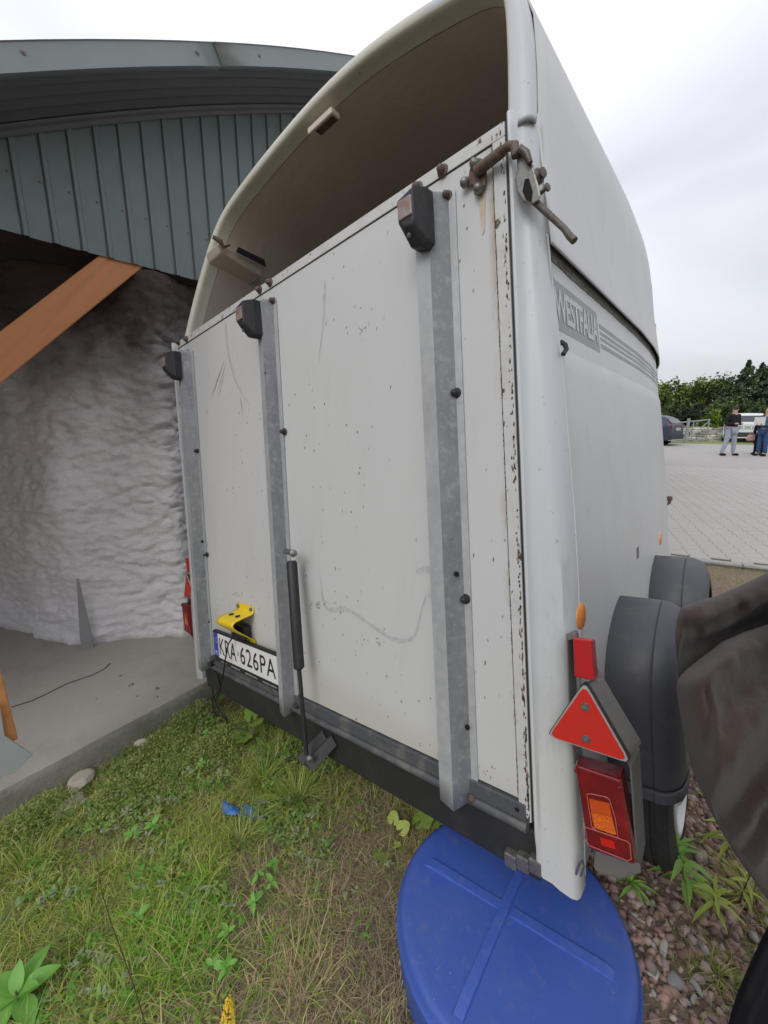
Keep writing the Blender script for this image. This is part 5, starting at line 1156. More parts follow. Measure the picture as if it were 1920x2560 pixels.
# yellow flower tip
p = gp(565, 2640); root = thing('goldenrod', 'bright yellow goldenrod flower spike poking up at the bottom edge', 'flower', tuple(p)); M_FLOW = Mat('yellow_flower', (.80, .52, .03), .7)
top = wp(572, 2492, 1, p[1] - .03); b = MB(); b.tube([p, (p + top) / 2, top], .002, 6); b.build('stem', M_STEM.m, root)
P = []; S = []; Cc = []
for k in range(340):
    t = rng.uniform(.35, 1); q = p + (top - p) * t; r_ = .022 * (1.02 - t) ** .6; a = rng.uniform(0, 6.283); P.append(q + np.array([r_ * math.cos(a), r_ * math.sin(a), rng.normal(0, .003)])); S.append(.0032); Cc.append((.8, .55, .03))
fo = scatter_mesh('florets', sh0, f0_, [np.array(q) - p for q in P], S, Cc, M_FLOW.m); fo.parent = root; fo['kind'] = 'stuff'
# twig, blue scrap, small litter on the floor
tw = [gp(x, y) + np.array([0, 0, h]) for x, y, h in ((235, 2110, .03), (250, 2190, .05), (262, 2270, .06), (285, 2350, .07), (320, 2450, .075), (345, 2520, .07), (370, 2600, .05))]
b = MB(); b.tube(tw, [.0008, .0010, .0012, .0014, .0015, .0015, .0016], 7); tag(b.build('twig', M_TWIG.m), 'thin dark bare twig leaning across the lower left grass', 'twig')
c0 = gp(600, 2052); m = Mat('blue_scrap_plastic', (.04, .17, .50), .45); m.mix(m.rng(m.noise(40, 5, .7), .45, .6, 0, .7), (.13, .17, .22)); b = MB(); n_ = 9; rr = []
for i in range(n_):
    t = i / (n_ - 1); rr.append([tuple(c0 + np.array([-.085 + .18 * t, -.022 + .075 * t + s_ * .030 * math.sin(math.pi * min(1, t + .12)), .030 + .014 * math.sin(t * 9 + s_ * 3) + .006 * math.sin(t * 23 + s_ * 5)])) for s_ in (-1, -.3, .4, 1)])
b.loft(rr, False); tag(b.build('plastic_scrap', m.m, solid=.001, smooth=True), 'crumpled blue plastic scrap lying in the grass', 'litter')
M_LIT = [Mat('dry_leaf', (.30, .18, .10), .8), Mat('green_bit', (.12, .2, .04), .7), Mat('dark_bit', (.05, .04, .03), .8), Mat('pale_bit', (.5, .46, .40), .8)]
for px, py, s, mi, lab in ((330, 1712, .020, 0, 'curled pale brown dead leaf on the concrete floor'), (323, 1715, .012, 2, 'dark crumb beside the curled dead leaf'), (393, 1722, .018, 1, 'green leaf scrap lying near the concrete edge'), (342, 1741, .009, 2, 'small black pebble on the concrete floor'), (240, 1748, .009, 2, 'lone grey pebble in the middle of the concrete floor'), (377, 1674, .008, 3, 'white chip nearest the trailer on the concrete floor'), (301, 1690, .012, 0, 'small brown dead leaf, farthest on the concrete floor'), (392, 1743, .014, 0, 'reddish leaf bit at the edge of the concrete')):
    q = wp(px, py, 2, SZ + .002); v = rock_shapes(1, 1)[0][0] * s * np.array([1, .7, .5]); o = raw_mesh('litter_bit', v, f0_, np.tile((.3, .2, .1), (len(v), 1)), M_LIT[mi].m); o.location = (q[0], q[1], q[2] + s * .2); tag(o, lab, 'litter')

# ================================================================== PEOPLE
SKIN = Mat('skin', (.50, .30, .22), .6)
def skin_obj(name, pts, edges, rad, mat, parent, sub=2, root_i=0):
    me = bpy.data.meshes.new(name); me.from_pydata([tuple(p) for p in pts], edges, []); o = bpy.data.objects.new(name, me); COL.objects.link(o); o.parent = parent
    sk = o.modifiers.new('skin', 'SKIN'); sk.use_smooth_shade = True
    for i, d in enumerate(me.skin_vertices[0].data):
        r_ = rad[i]; d.radius = r_ if isinstance(r_, tuple) else (r_, r_); d.use_root = (i == root_i)
    sb_ = o.modifiers.new('sub', 'SUBSURF'); sb_.levels = sub; sb_.render_levels = sub; me.materials.append(mat); return o
def blob(name, c, r3, mat, parent, sub=3, rot=None):
    v, f = ico(sub); v = v * np.array(r3)
    if rot is not None: v = v @ np.array(rot).T
    o = raw_mesh(name, v + np.array(c), f, np.tile((1, 1, 1), (len(v), 1)), mat, True); o.parent = parent; return o
def person(label, loc, rz, H, jk, tr_, shoe, hair, J=None, hairlen=0, legs=None, skirt=None, hat=False, scale=1):
    """front is -y in the person's own frame"""
    root = thing('person', label, 'person', loc); root.rotation_euler = (0, 0, rz); k = H / 1.75
    J = J or {}; P = {'pel': (0, 0, .95), 'chest': (0, 0, 1.28), 'neck': (0, 0, 1.47), 'head': (0, -.02, 1.60), 'top': (0, -.01, 1.70), 'lh': (.10, 0, .90), 'rh': (-.10, 0, .90), 'lk': (.12, -.03, .50), 'rk': (-.12, -.02, .50), 'la': (.14, .02, .09), 'ra': (-.14, .03, .09), 'lt': (.15, -.13, .04), 'rt': (-.15, -.12, .04), 'ls': (.18, 0, 1.40), 'rs': (-.18, 0, 1.40), 'le': (.26, .03, 1.13), 're': (-.26, .03, 1.13), 'lw': (.12, -.22, 1.12), 'rw': (-.12, -.22, 1.12), 'lf': (.06, -.28, 1.13), 'rf': (-.06, -.28, 1.13)}
    P.update(J); P = {a: tuple(np.array(b_) * k) for a, b_ in P.items()}
    nm = ['pel', 'chest', 'neck', 'head', 'top', 'lh', 'lk', 'la', 'lt', 'rh', 'rk', 'ra', 'rt', 'ls', 'le', 'lw', 'lf', 'rs', 're', 'rw', 'rf']
    E_ = [('pel', 'chest'), ('chest', 'neck'), ('neck', 'head'), ('head', 'top'), ('pel', 'lh'), ('lh', 'lk'), ('lk', 'la'), ('la', 'lt'), ('pel', 'rh'), ('rh', 'rk'), ('rk', 'ra'), ('ra', 'rt'), ('chest', 'ls'), ('ls', 'le'), ('le', 'lw'), ('lw', 'lf'), ('chest', 'rs'), ('rs', 're'), ('re', 'rw'), ('rw', 'rf')]
    R_ = dict(pel=.13, chest=.14, neck=.055, head=.085, top=.07, lh=.09, rh=.09, lk=.055, rk=.055, la=.038, ra=.038, lt=.03, rt=.03, ls=.06, rs=.06, le=.042, re=.042, lw=.030, rw=.030, lf=.028, rf=.028)
    skin_obj('body', [P[a] for a in nm], [(nm.index(a), nm.index(b_)) for a, b_ in E_], [R_[a] * k for a in nm], SKIN.m, root)
    jn = ['pel', 'chest', 'cn', 'ls', 'le', 'lw', 'rs', 're', 'rw']; P['cn'] = tuple(np.array(P['neck']) + np.array((0, 0, -.03)))
    skin_obj('jacket', [P[a] for a in jn], [(0, 1), (1, 2), (1, 3), (3, 4), (4, 5), (1, 6), (6, 7), (7, 8)], [(.175 * k, .145 * k), (.185 * k, .15 * k), .08 * k, .085 * k, .065 * k, .048 * k, .085 * k, .065 * k, .048 * k], jk, root)
    P['hp'] = tuple(np.array(P['pel']) + np.array((0, 0, -.02))); tn = ['hp', 'lh', 'lk', 'la', 'rh', 'rk', 'ra']
    if skirt is None: skin_obj('trousers', [P[a] for a in tn], [(0, 1), (1, 2), (2, 3), (0, 4), (4, 5), (5, 6)], [.15 * k, .105 * k, .075 * k, .062 * k, .105 * k, .075 * k, .062 * k], tr_, root)
    else:
        b = MB(); b.lathe((0, 0, .45 * k), (0, 0, 1), [(.20 * k, 0), (.19 * k, .2 * k), (.16 * k, .45 * k), (.13 * k, .55 * k)], 20); o = b.build('skirt', skirt, None, smooth='auto'); o.parent = root
        skin_obj('boots', [P[a] for a in ('lk', 'la', 'lt')], [(0, 1), (1, 2)], [.062 * k, .05 * k, .045 * k], tr_, root); skin_obj('boots', [P[a] for a in ('rk', 'ra', 'rt')], [(0, 1), (1, 2)], [.062 * k, .05 * k, .045 * k], tr_, root)
    for a in 'lr':
        c_ = np.array(P[a + 'a']) * .4 + np.array(P[a + 't']) * .6; blob('shoe', (c_[0], c_[1], .045 * k), (.05 * k, .14 * k, .05 * k), shoe, root, 2)
    hd = np.array(P['head']); blob('hair', hd + np.array([0, .02, .045]) * k, (.092 * k, .105 * k, .10 * k), hair, root, 3)
    if hairlen: blob('hair', hd + np.array([0, .055, -.07]) * k, (.085 * k, .06 * k, .15 * k), hair, root, 3)
    blob('nose', hd + np.array([0, -.092, .0]) * k, (.012 * k, .018 * k, .02 * k), SKIN.m, root, 2)
    for sx_ in (-1, 1): blob('eye', hd + np.array([sx_ * .032, -.080, .018]) * k, (.010 * k, .008 * k, .008 * k), M_INK.m, root, 2); blob('ear', hd + np.array([sx_ * .085, .0, .0]) * k, (.012 * k, .02 * k, .03 * k), SKIN.m, root, 2)
    return root
def cloth(name, c, c2=None, sc=20): q = Mat(name, c, .85, 0, .2); q.mix(q.rng(q.noise(sc, 4, .6), .4, .7, 0, .6), c2 or tuple(a * .7 for a in c)); q.bump(q.noise(sc * .7, 3), .4, .01); return q.m
C_BLK = cloth('black_cloth', (.018, .018, .02)); C_LJ = cloth('light_jeans', (.34, .38, .44)); C_DEN = cloth('denim_jacket', (.075, .12, .20)); C_BJ = cloth('blue_jeans', (.045, .09, .20)); C_HAIRD = cloth('dark_hair', (.05, .045, .045)); C_BLD = cloth('blonde_hair', (.50, .36, .19)); C_SHO = cloth('black_shoes', (.015, .015, .015))
def lotp(px, py):
    d = RW.T @ np.array([(px - 960) / FPX, (py - 1280) / FPX, 1.]); n = np.array([-.0195 * LN[0], -.0195 * LN[1], 1]); k = LOT0 - .0195 * (LO @ LN); return CW + (k - n @ CW) / (n @ d) * d
q = lotp(1818, 1139); person('man in black jacket and pale jeans standing on the yard, hands together', tuple(q), math.radians(48), 1.80, C_BLK, C_LJ, C_SHO, C_HAIRD, {'lk': (.16, -.02, .5), 'la': (.22, .02, .09), 'lt': (.27, -.11, .04), 'rk': (-.14, .0, .5), 'ra': (-.20, .06, .09), 'rt': (-.22, -.07, .04)})
q = lotp(1901, 1140); person('blonde woman in denim jacket and blue jeans holding a white sheet', tuple(q), math.radians(-42), 1.70, C_DEN, C_BJ, C_SHO, C_BLD, {'lw': (.10, -.25, 1.16), 'rw': (-.10, -.25, 1.16), 'lf': (.06, -.32, 1.18), 'rf': (-.06, -.32, 1.18)}, hairlen=1)
sheet_c = np.array(q) + np.array([-.20, -.20, 1.24]); b = MB(); d_ = np.array([.75, -.62, 0]) ; d_ /= np.linalg.norm(d_)
b.hexa([tuple(sheet_c + d_ * a * .19 + np.array([0, 0, c_ * .14]) + np.array([-.002, -.002, 0]) * e) for c_ in (-1, 1) for a, e in ((-1, 0), (1, 0), (1, 1), (-1, 1))]); tag(b.build('paper_sheet', M_PLATE.m), 'white sheet held up by the blonde woman', 'paper')
q = lotp(1893, 1137); q = q + np.array([-.0, .10, .0]); person('person in black dress and boots half hidden behind the blonde woman', tuple(q), math.radians(-30), 1.48, C_BLK, C_BLK, C_SHO, C_HAIRD, {'lw': (.2, -.1, .85), 'lf': (.2, -.12, .77), 'rw': (-.2, -.1, .85), 'rf': (-.2, -.12, .77)}, skirt=C_BLK)
b = MB(); bq = q + np.array([-.27, -.1, .62]); b.lathe(tuple(bq), (0, 0, 1), [(.08, -.12), (.13, -.08), (.12, .06), (.07, .12)], 12); M_PINK = Mat('pink_leather', (.45, .22, .20), .5); b.tube([bq + (-.06, 0, .1), bq + (-.03, 0, .24), bq + (.03, 0, .24), bq + (.06, 0, .1)], .008, 6); tag(b.build('handbag', M_PINK.m, smooth='auto'), 'small dusty pink handbag hanging beside the black dress', 'bag')

# foreground person: bent arm in a brown fleece at the right edge
FP = person('person in brown fleece jacket close by at the right edge, elbow out', (.74, .02, gz(.74, .02)), math.radians(8), 1.74, None, cloth('jeans_near', (.05, .10, .22)), C_SHO, C_HAIRD, {'rs': (-.19, 0, 1.40), 're': (-.40, -.10, 1.12), 'rw': (-.22, -.20, .98), 'rf': (-.15, -.25, .95), 'lw': (.10, -.24, 1.25), 'lf': (.05, -.3, 1.28)})
m = Mat('brown_fleece', (.050, .034, .029), .95, 0, .15); m.mix(m.rng(m.noise(5, 4, .6), .4, .7, 0, .3), (.058, .045, .041)); m.mix(m.rng(m.noise(420, 3, .7), .5, .7, 0, .45), (.085, .068, .062)); m.bump(m.noise(500, 4, .7), .8, .002); m.bump(m.noise(26, 4), .35, .01)
m.b.inputs['Sheen Weight'].default_value = .18; m.b.inputs['Sheen Roughness'].default_value = .5; M_FLE = m
for o in bpy.data.objects:
    if o.parent == FP and o.name.startswith('jacket'): o.data.materials.clear(); o.data.materials.append(M_FLE.m)
def loft_px(name, mat, top, bot, t0, depth, fold, pxs, parent, nv=64, **kw):
    b = MB(); rings = []
    for px in pxs:
        ty = np.interp(px, *zip(*top)); by = np.interp(px, *zip(*bot)); mid = (ty + by) / 2; hf = (by - ty) / 2; r_ = []
        g_ = min(1, math.sqrt(max(0, (px - pxs[0]) / 60.)))
        for k in range(nv):
            a = 2 * math.pi * k / nv; py = mid - hf * math.cos(a); sgn = math.sin(a); t = t0(px) - depth * g_ * math.copysign(abs(sgn) ** .75, sgn)
            if sgn > 0: t -= fold(px, py) * g_ * min(1, abs(sgn) * 2.2)
            d = RW.T @ np.array([(px - 960) / FPX, (py - 1280) / FPX, 1.]); r_.append(tuple(CW + d * t))
        rings.append(r_)
    b.loft(rings, True, True); return b.build(name, mat, parent, smooth=True, **kw)
def seg_ridge(px, py, pts, w_, amp):
    best = 1e9
    for a, c_ in zip(pts[:-1], pts[1:]):
        a = np.array(a, float); c_ = np.array(c_, float); d = c_ - a; t = max(0, min(1, ((px, py) - a) @ d / (d @ d))); best = min(best, np.linalg.norm(np.array((px, py)) - a - d * t))
    return amp * math.exp(-(best / w_) ** 2)
def fold(px, py):
    f = seg_ridge(px, py, ((1672, 1650), (1700, 1632), (1740, 1612), (1800, 1580), (1920, 1552), (2100, 1510)), 26, .014)
    f += seg_ridge(px, py, ((1722, 1655), (1730, 1700), (1716, 1770)), 9, -.007)
    f += seg_ridge(px, py, ((1732, 1655), (1742, 1700), (1728, 1770)), 9, .004)
    f += seg_ridge(px, py, ((1700, 1860), (1760, 1815), (1860, 1740), (2000, 1680)), 60, .030)
    f += seg_ridge(px, py, ((1770, 1960), (1850, 1870), (1950, 1800), (2100, 1760)), 70, -.034)
    f += seg_ridge(px, py, ((1740, 1690), (1840, 1660), (1960, 1610)), 38, -.010)
    f += seg_ridge(px, py, ((1790, 1720), (1850, 1700), (1950, 1640)), 13, .006) + seg_ridge(px, py, ((1800, 2000), (1850, 1930), (1940, 1860)), 18, .010) + seg_ridge(px, py, ((1850, 2080), (1890, 1990), (1960, 1920)), 20, .010) + seg_ridge(px, py, ((1825, 2040), (1868, 1960), (1950, 1890)), 12, -.008)
    return f + .005 * mnoise.noise(Vector((px * .012, py * .009, 0))) + .004 * mnoise.noise(Vector((px * .03 - py * .012, py * .022, 5)))
topc = [(1672, 1645), (1680, 1632), (1700, 1618), (1740, 1596), (1800, 1562), (1860, 1545), (1920, 1534), (2000, 1515), (2300, 1440), (2700, 1400)]
botc = [(1672, 1665), (1680, 1700), (1692, 1760), (1705, 1825), (1720, 1872), (1760, 1960), (1820, 2062), (1870, 2132), (1920, 2200), (2000, 2290), (2300, 2420), (2700, 2450)]
pxs = list(np.concatenate([[1672, 1673, 1675, 1678, 1682, 1687, 1693], np.arange(1700, 1960, 6), np.linspace(1970, 2500, 20)]))
loft_px('jacket_sleeve', M_FLE.m, topc, botc, lambda px: .66 + (px - 1672) * .00012, .075, fold, pxs, FP, 96)
def fold2(px, py):       # upper lobe: bright rolled lip, then the cloth tucks away underneath
    tp = np.interp(px, *zip(*topu)); u = (py - tp) / 150.
    f = -.085 * min(1, max(0, (u - .22) / .5)) ** 1.2 + seg_ridge(px, py, ((1700, 1522), (1740, 1530), (1790, 1520), (1850, 1490)), 16, -.016)
    return f + seg_ridge(px, py, ((1760, 1540), (1830, 1520), (1920, 1480), (2000, 1450)), 13, .012) + .003 * mnoise.noise(Vector((px * .03, py * .02, 3)))
topu = [(1684, 1530), (1690, 1505), (1702, 1480), (1740, 1469), (1800, 1461), (1860, 1443), (1920, 1424), (2000, 1395), (2300, 1300)]
botu = [(1684, 1560), (1690, 1650), (1702, 1700), (1740, 1720), (1800, 1720), (1920, 1700), (2000, 1680), (2300, 1600)]
loft_px('jacket_cuff', M_FLE.m, topu, botu, lambda px: .70 + (px - 1684) * .00012, .055, fold2, [1684, 1685, 1687, 1690, 1694, 1698] + list(np.arange(1703, 1960, 6)) + [1980, 2020, 2100, 2250], FP, 80)
top2 = [(1778, 2545), (1784, 2500), (1800, 2435), (1822, 2390), (1850, 2342), (1885, 2290), (1920, 2240), (2000, 2150), (2300, 2000)]
bot2 = [(1778, 2590), (1800, 2640), (1860, 2640), (1880, 2565), (1920, 2535), (2000, 2500), (2300, 2400)]
loft_px('jacket_hem', cloth('black_hem', (.010, .009, .011)), top2, bot2, lambda px: .70 + (px - 1778) * .0001, .03, lambda a, b_: seg_ridge(a, b_, ((1800, 2520), (1860, 2420), (1960, 2280)), 18, .01), list(np.concatenate([[1778, 1780, 1784, 1790], np.arange(1798, 2000, 10), [2100, 2250]])), FP, 40)
top3 = [(1850, 2640), (1870, 2590), (1900, 2545), (1920, 2532), (2000, 2500), (2300, 2440)]; bot3 = [(1850, 2700), (1870, 2900), (1900, 3100), (2000, 3300), (2300, 3400)]
loft_px('jeans_fold', cloth('jeans_light', (.10, .19, .36)), top3, bot3, lambda px: .74, .05, lambda a, b_: 0, [1850, 1855, 1865, 1880, 1900, 1925, 1960, 2000, 2100, 2250], FP, 32)

# ================================================================== FAR SIDE OF THE YARD
def car(label, loc, rz, body_col, L=4.4, W=1.80, H=1.65, suv=True, plate=True):
    root = thing('parked_car', label, 'car', loc); root.rotation_euler = (0, 0, rz)       # rear faces -y
    paint = Mat('car_paint', body_col, .3, 0, .6).m; glass = Mat('car_glass', (.035, .04, .045), .08, 0, .8).m; blk = M_TYRE.m
    def sec(y, w_, zb, zbelt, ztop, wt): return [(-w_ * .94, y, zb), (-w_, y, zb + .15), (-w_, y, zbelt - .08), (-w_ * .97, y, zbelt), (-wt, y, ztop - .06), (-wt * .9, y, ztop), (0, y, ztop + .02), (wt * .9, y, ztop), (wt, y, ztop - .06), (w_ * .97, y, zbelt), (w_, y, zbelt - .08), (w_, y, zb + .15), (w_ * .94, y, zb)]
    h = W / 2; b = MB(); zr = H
    S_ = [sec(0, h * .90, .38, .98, 1.0, h * .85), sec(.06, h * .97, .30, 1.02, 1.06, h * .88), sec(.16, h, .26, 1.02, 1.14, h * .86), sec(.42, h, .24, 1.03, zr - .06, h * .74), sec(.65, h, .24, 1.03, zr, h * .74), sec(L * .5, h, .24, 1.0, zr, h * .76), sec(L * .66, h, .24, .98, zr - .18, h * .72), sec(L * .76, h, .24, .97, 1.02, h * .8), sec(L * .93, h * .95, .26, .88, .90, h * .75), sec(L, h * .82, .34, .70, .74, h * .6)]
    b.loft(S_, True, True); o = b.build('body', paint, None, smooth='auto', auto=30, bevel=.02); o.parent = root
    def add_(nm, mb, mt): o = mb.build(nm, mt, None, smooth='auto'); o.parent = root; return o
    def onb(x, z):   # rear face y at height z
        return float(np.interp(z, [.3, .5, 1.02, 1.1, zr - .06], [.05, -.002, .0, .11, .41]))
    g_ = MB(); zz0, zz1 = 1.09, zr - .13; w0, w1 = h * .84, h * .70
    g_.loft([[(-w0, onb(0, zz0) - .03, zz0), (w0, onb(0, zz0) - .03, zz0)], [(-w1, onb(0, zz1) - .045, zz1), (w1, onb(0, zz1) - .045, zz1)]], False); g_.build
    o = g_.build('rear_window', glass, None, solid=.02); o.parent = root
    for sx_ in (-1, 1):
        g_ = MB(); g_.hexa([(sx_ * (h * .97 + .004), .55, 1.06), (sx_ * (h * .97 + .004), L * .68, 1.03), (sx_ * (h * .9), L * .68, 1.03), (sx_ * h * .9, .55, 1.06), (sx_ * (h * .76 + .012), .62, zr - .10), (sx_ * (h * .77 + .012), L * .55, zr - .10), (sx_ * h * .7, L * .55, zr - .10), (sx_ * h * .7, .62, zr - .10)]); o = g_.build('side_window', glass, None); o.parent = root
        l_ = MB(); l_.box(sx_ * h * .62 if sx_ > 0 else -h * .99, sx_ * h * .99 if sx_ > 0 else -h * .62, -.012, .08, .86, 1.0); o = l_.build('tail_light', M_DRED.m, None, bevel=.02); o.parent = root
        for yw in (.75, L - .85):
            w__ = MB(); w__.lathe((sx_ * (h - .22), yw, .33), (sx_, 0, 0), [(.2, 0), (.33, .0), (.33, .18), (.31, .215), (.20, .22)], 26); wo = w__.build('wheel', blk, None, smooth='auto', auto=30); wo.parent = root
            rm_ = MB(); rm_.lathe((sx_ * (h - .015), yw, .33), (sx_, 0, 0), [(.21, 0), (.21, .02), (.17, .01), (.06, .0), (.03, .02), (.001, .02)], 20); ro = rm_.build('rim', M_SILV.m, None, smooth='auto'); ro.parent = wo
    bp = MB(); bp.box(-h * .93, h * .93, -.06, .3, .28, .56); o = bp.build('bumper', Mat('bumper_grey', (.03, .03, .032), .6).m, None, bevel=.04); o.parent = root
    bp = MB(); bp.box(-h * .90, h * .90, -.075, .1, .25, .31); o = bp.build('bumper_trim', M_SILV.m, None, bevel=.01); o.parent = root
    if plate:
        bp = MB(); bp.box(-.27, .27, -.022, .01, .74, .86); o = bp.build('number_plate', M_PLATE.m, None); o.parent = root
        bp = MB(); bp.box(-.30, .30, -.012, .01, .72, .88); o = bp.build('plate_recess', M_INK.m, None); o.parent = root
        bp = MB(); [bp.box(-.22 + k * .062, -.185 + k * .062, -.024, -.02, .765, .835) for k in range(7) if k != 2]; o = bp.build('plate_marks', M_INK.m, None); o.parent = root
    return root
q = lotp(1857, 1108); car('white estate car seen from behind, parked between the standing people', tuple(q), math.radians(2), (.70, .71, .71), H=1.52, W=1.76)
q = lotp(1686, 1115); car('dark blue hatchback parked far left, mostly hidden by the trailer', (q[0], q[1] + .4, q[2]), math.radians(78), (.035, .04, .075), H=1.44, W=1.7, L=4.0)
q = lotp(1935, 1106); car('grey-green car at the right edge behind the denim jacket', (q[0], q[1] + .5, q[2]), math.radians(-10), (.16, .20, .19), H=1.45, W=1.75)
# gate and low stone wall
M_GATE = Mat('gate_paint', (.33, .34, .33), .5, .3); M_GATE.var(.4, 8)
ga = lotp(1662, 1107); gb_ = lotp(1766, 1106); gt_ = thing('metal_gate', 'pale tubular metal gate standing open at the far edge of the yard', 'gate', tuple(gb_)); dv = gb_ - ga
up = np.array([0, 0, 1.15])
gm = lotp(1713, 1108)
def tb(nm, pts, r_): b = MB(); b.tube([np.array(p) for p in pts], r_, 8); return b.build(nm, M_GATE.m, gt_, smooth='auto')
tb('gate_post', (gm, gm + (0, 0, 1.28)), .07); 
tb('gate_rail', (ga + (0, 0, 1.0), gb_ + (0, 0, 1.2)), .035); tb('gate_rail', (ga + (0, 0, .12), gb_ + (0, 0, .12)), .03)
for t in (.25, .62, .985): q = ga + dv * t; tb('gate_upright', (q + (0, 0, .12), q + (0, 0, 1.0 + .2 * t)), .03)
tb('gate_brace', (gm + (0, 0, .15), gb_ + (0, 0, 1.15)), .022); tb('gate_brace', (ga + (0, 0, 1.0), gm + (0, 0, .15)), .022)
for z in (.35, .6, .85): tb('gate_wire', (ga + (0, 0, z), gb_ + (0, 0, z)), .008)
m = Mat('wall_stone', (.3, .28, .25), .9); m.attr(); m.bump(m.noise(12, 5, .7), .6, .03); P = []; S = []; Cc = []
sw_ = thing('stone_wall', 'low dry wall of pale stones along the far edge of the yard', 'wall', tuple(lotp(1800, 1100)))
V_ = []; F_ = []; C__ = []; cube = np.array([(x, y, z) for x in (-1, 1) for y in (-1, 1) for z in (-1, 1)], float); cf = np.array([(0, 1, 3, 2), (4, 6, 7, 5), (0, 4, 5, 1), (2, 3, 7, 6), (0, 2, 6, 4), (1, 5, 7, 3)]); k = 0
for row in range(6):
    u = -16.
    while u < 16:
        l_ = rng.uniform(.25, .6); x, y, z = lot(u + l_ / 2, 23.15 + row * .10); v = cube * np.array([l_ / 2 - .015, .16, .062]) * rng.uniform(.9, 1.05, (8, 3)); R_ = np.array([[LD[0], LN[0], 0], [LD[1], LN[1], 0], [0, 0, 1]])
        v = v @ R_.T + np.array([x, y, z + .05 + row * .125 + rng.normal(0, .012)]); V_.append(v); F_.append(cf + 8 * k); C__.append(np.tile(np.array(random.choice([(.55, .53, .47), (.46, .44, .40), (.62, .59, .52), (.32, .30, .27)])) * rng.uniform(.8, 1.15), (8, 1))); k += 1; u += l_
o = raw_mesh('wall_stones', np.concatenate(V_), np.concatenate(F_), np.concatenate(C__), m.m); o.parent = sw_; o.location = -Vector(sw_.location); o['kind'] = 'stuff'
P = []; L_ = []; W__ = []; A_ = []; Z_ = []; C_ = []
for k in range(5000):
    u = rng.uniform(-8, 9); v = rng.choice([22.7, 24.4]) + rng.normal(0, .3) + abs(rng.normal(0, 1.5)) * 0; x, y, z = lot(u, v)
    if mnoise.noise(Vector((x * .8, y * .8, 0))) < -.05: continue
    P.append((x, y, gz(x, y) - .01)); L_.append(rng.uniform(.1, .4)); W__.append(.03); A_.append(rng.uniform(.1, .7)); Z_.append(rng.uniform(0, 6.28)); C_.append(np.array(random.choice([(.22, .27, .07), (.30, .30, .14), (.15, .22, .05)])))
tag(blades('wall_weeds', P, L_, W__, A_, Z_, C_, M_BLADE.m, 3, .4), kind='stuff')

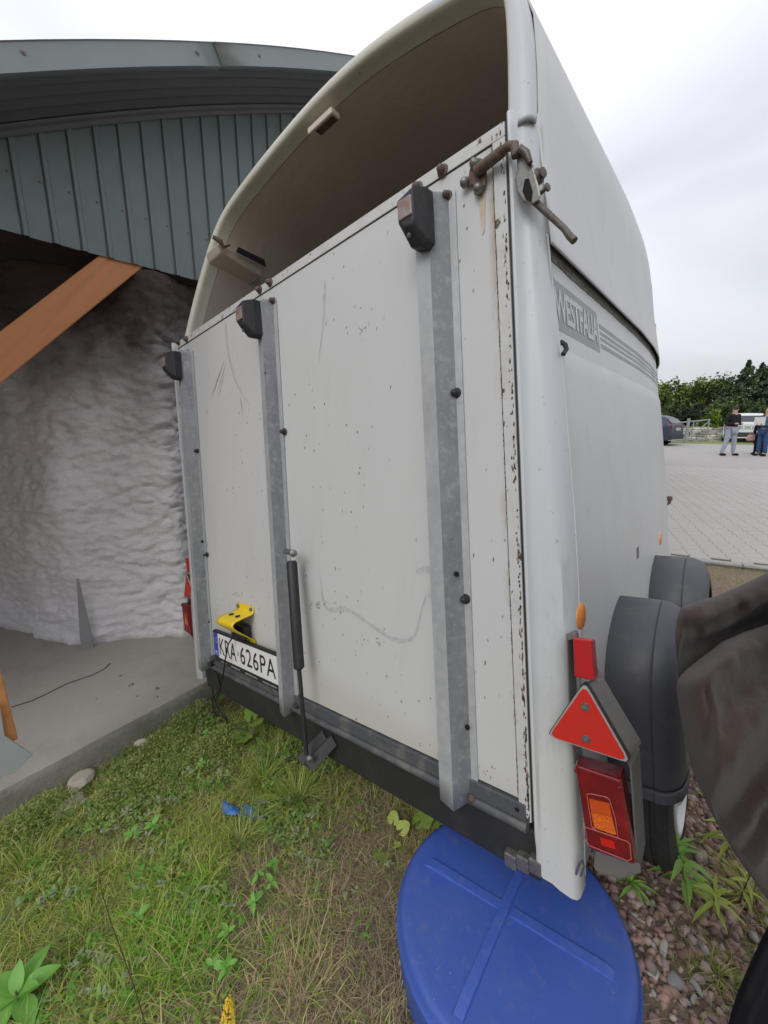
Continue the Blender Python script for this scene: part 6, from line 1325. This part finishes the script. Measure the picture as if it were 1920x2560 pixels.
# trees
m = Mat('tree_leaves', (.05, .09, .03), .7, 0, .2); m.attr(); M_TREE = m; M_BARK = Mat('bark', (.06, .045, .035), .9); M_BARK.bump(M_BARK.noise(9, 4), .5, .03)
def tree(px, top_py, wpx, dist, kind, cols, label, nl=2600, base_z=None):
    c = wp(px, 1059, 1, dist); x = c[0]; gz_ = gz(x, dist); topz = wp(px, top_py, 1, dist)[2]; H = topz - gz_; Wd = wpx / FPX * dist * .74 / 2 * 1.35
    nm = 'conifer_tree' if kind == 'con' else ('bush' if kind == 'bush' else 'broadleaf_tree'); root = thing(nm, label, 'bush' if kind == 'bush' else 'tree', (x, dist, gz_), 'trees beyond the yard')
    b = MB(); tp = [(x + .12 * math.sin(k * 1.3 + px), dist, gz_ + H * k / 6 * (.98 if kind == 'con' else .7)) for k in range(7)]; b.tube(tp, [.20 * (1 - k / 6.6) * H / 9 + .02 for k in range(7)], 8)
    if kind != 'con':
        for k in range(7): a = rng.uniform(0, 6.28); p0 = np.array(tp[2 + k % 4]); b.tube([p0, p0 + np.array([math.cos(a) * Wd * .4, math.sin(a) * Wd * .4, H * .13]), p0 + np.array([math.cos(a) * Wd * .7, math.sin(a) * Wd * .7, H * .28])], [.07, .045, .02], 6)
    b.build('trunk', M_BARK.m, root)
    C = []; N_ = []; SZ_ = []; CL = []
    if kind == 'con':
        nt_ = 34
        for t in range(nt_):
            f = t / nt_; zc = gz_ + H * (.06 + .93 * f); R_ = Wd * 1.5 * (1 - f) ** .95 * rng.uniform(.7, 1.25) + .03; nb = int(9 - 4 * f)
            for j in range(nb):
                a = rng.uniform(0, 6.28); Rb = R_ * rng.uniform(.6, 1.12); cc = np.array(random.choice(cols)) * rng.uniform(.6, 1.35); mm = max(3, int(nl / nt_ / nb))
                for q_ in range(mm):
                    s = rng.random() ** .7; C.append((x + math.cos(a) * Rb * s + rng.normal(0, .07 * R_), dist + math.sin(a) * Rb * s + rng.normal(0, .07 * R_), zc - .22 * Rb * s + (.10 * Rb if s > .85 else 0) - abs(rng.normal(0, .12)))); SZ_.append(rng.uniform(.05, .16)); CL.append(cc * rng.uniform(.8, 1.2))
    else:
        ncl = 60 if kind != 'bush' else 20; cl_ = []
        for j in range(ncl):
            a = rng.uniform(0, 6.28); f = rng.uniform(.02, 1); rr_ = Wd * math.sqrt(max(.02, 1 - (abs(f - .42) / .62) ** 2.2)) * rng.uniform(.45, 1.05) * (1 if j % 3 else .4); cl_.append((x + rr_ * math.cos(a), dist + rr_ * math.sin(a), gz_ + H * f * rng.uniform(.86, 1.0), rng.uniform(.35, .85) * Wd * .42, np.array(random.choice(cols)) * rng.uniform(.6, 1.35)))
        for q_ in range(nl):
            c_ = cl_[q_ % ncl]; d = rng.normal(size=3); d /= np.linalg.norm(d); r_ = c_[3] * rng.uniform(.4, 1.1); C.append((c_[0] + d[0] * r_, c_[1] + d[1] * r_, c_[2] + d[2] * r_ * .9 + (abs(rng.normal(0, .28)) if rng.random() < .2 else 0))); SZ_.append(rng.uniform(.06, .17)); CL.append(c_[4] * rng.uniform(.75, 1.25))
    C = np.array(C); n = len(C); s = np.array(SZ_)[:, None]; u = rng.normal(size=(n, 3)); u /= np.linalg.norm(u, axis=1)[:, None]; v = np.cross(u, rng.normal(size=(n, 3))); v /= np.linalg.norm(v, axis=1)[:, None]
    V = np.stack([C - u * s, C + v * s * .55, C + u * s, C - v * s * .55], 1).reshape(-1, 3); F = np.arange(4 * n).reshape(-1, 4); o = raw_mesh('crown', V - np.array([x, dist, gz_]), F, np.repeat(np.array(CL), 4, 0), M_TREE.m); o.parent = root
CON = [(.06, .095, .05), (.08, .12, .055), (.05, .075, .042)]; DEC = [(.11, .15, .035), (.14, .18, .045), (.08, .12, .035), (.17, .20, .06)]; MIX = [(.07, .11, .035), (.10, .135, .04), (.055, .085, .035)]
tree(1845, 898, 84, 42, 'con', CON, 'dark spruce with a lone pointed top, left of the pair', 3800); tree(1880, 904, 76, 44, 'con', CON, 'dark spruce, narrower one of the pair at the right', 3400); tree(1908, 893, 90, 43, 'con', CON, 'dark spruce at the right edge, tallest of the pair', 3800)
tree(1955, 915, 80, 44, 'con', CON, 'dark spruce just outside the right edge', 1500)
tree(1668, 955, 74, 44, 'dec', DEC, 'green broadleaf tree seen next to the trailer nose', 3600); tree(1712, 962, 66, 46, 'dec', MIX, 'darker broadleaf tree between two brighter crowns', 3200); tree(1745, 950, 78, 45, 'dec', DEC, 'yellow-green broadleaf tree in the middle of the row', 3800); tree(1785, 952, 72, 46, 'dec', MIX, 'mid green broadleaf tree left of the lone spruce', 3400); tree(1818, 958, 62, 44, 'dec', MIX, 'dull green tree against the foot of the lone spruce', 3000)
tree(1630, 960, 80, 46, 'dec', DEC, 'broadleaf tree mostly behind the trailer', 1500); tree(1580, 965, 90, 46, 'dec', MIX, 'broadleaf tree hidden by the trailer nose', 1200)
tree(1728, 1020, 66, 38.5, 'bush', [(.035, .045, .03), (.045, .05, .035)], 'very dark rounded bush in front of the trees', 2000); tree(1775, 1036, 30, 36.5, 'bush', [(.14, .20, .03), (.11, .17, .03)], 'small bright green bush above the gate end', 1200); tree(1815, 1012, 60, 39, 'bush', MIX, 'mid green bush under the spruces', 1800); tree(1675, 1010, 60, 39, 'bush', MIX, 'dark green bush beside the trailer nose', 1800); tree(1870, 1015, 70, 39, 'bush', MIX, 'green bush behind the white car', 1800); tree(1920, 1015, 60, 38.5, 'bush', MIX, 'green bush behind the blonde woman', 1600)
b = MB()
P = []; L_ = []
fw_ = MB()
for k in range(40):
    pass
settle()
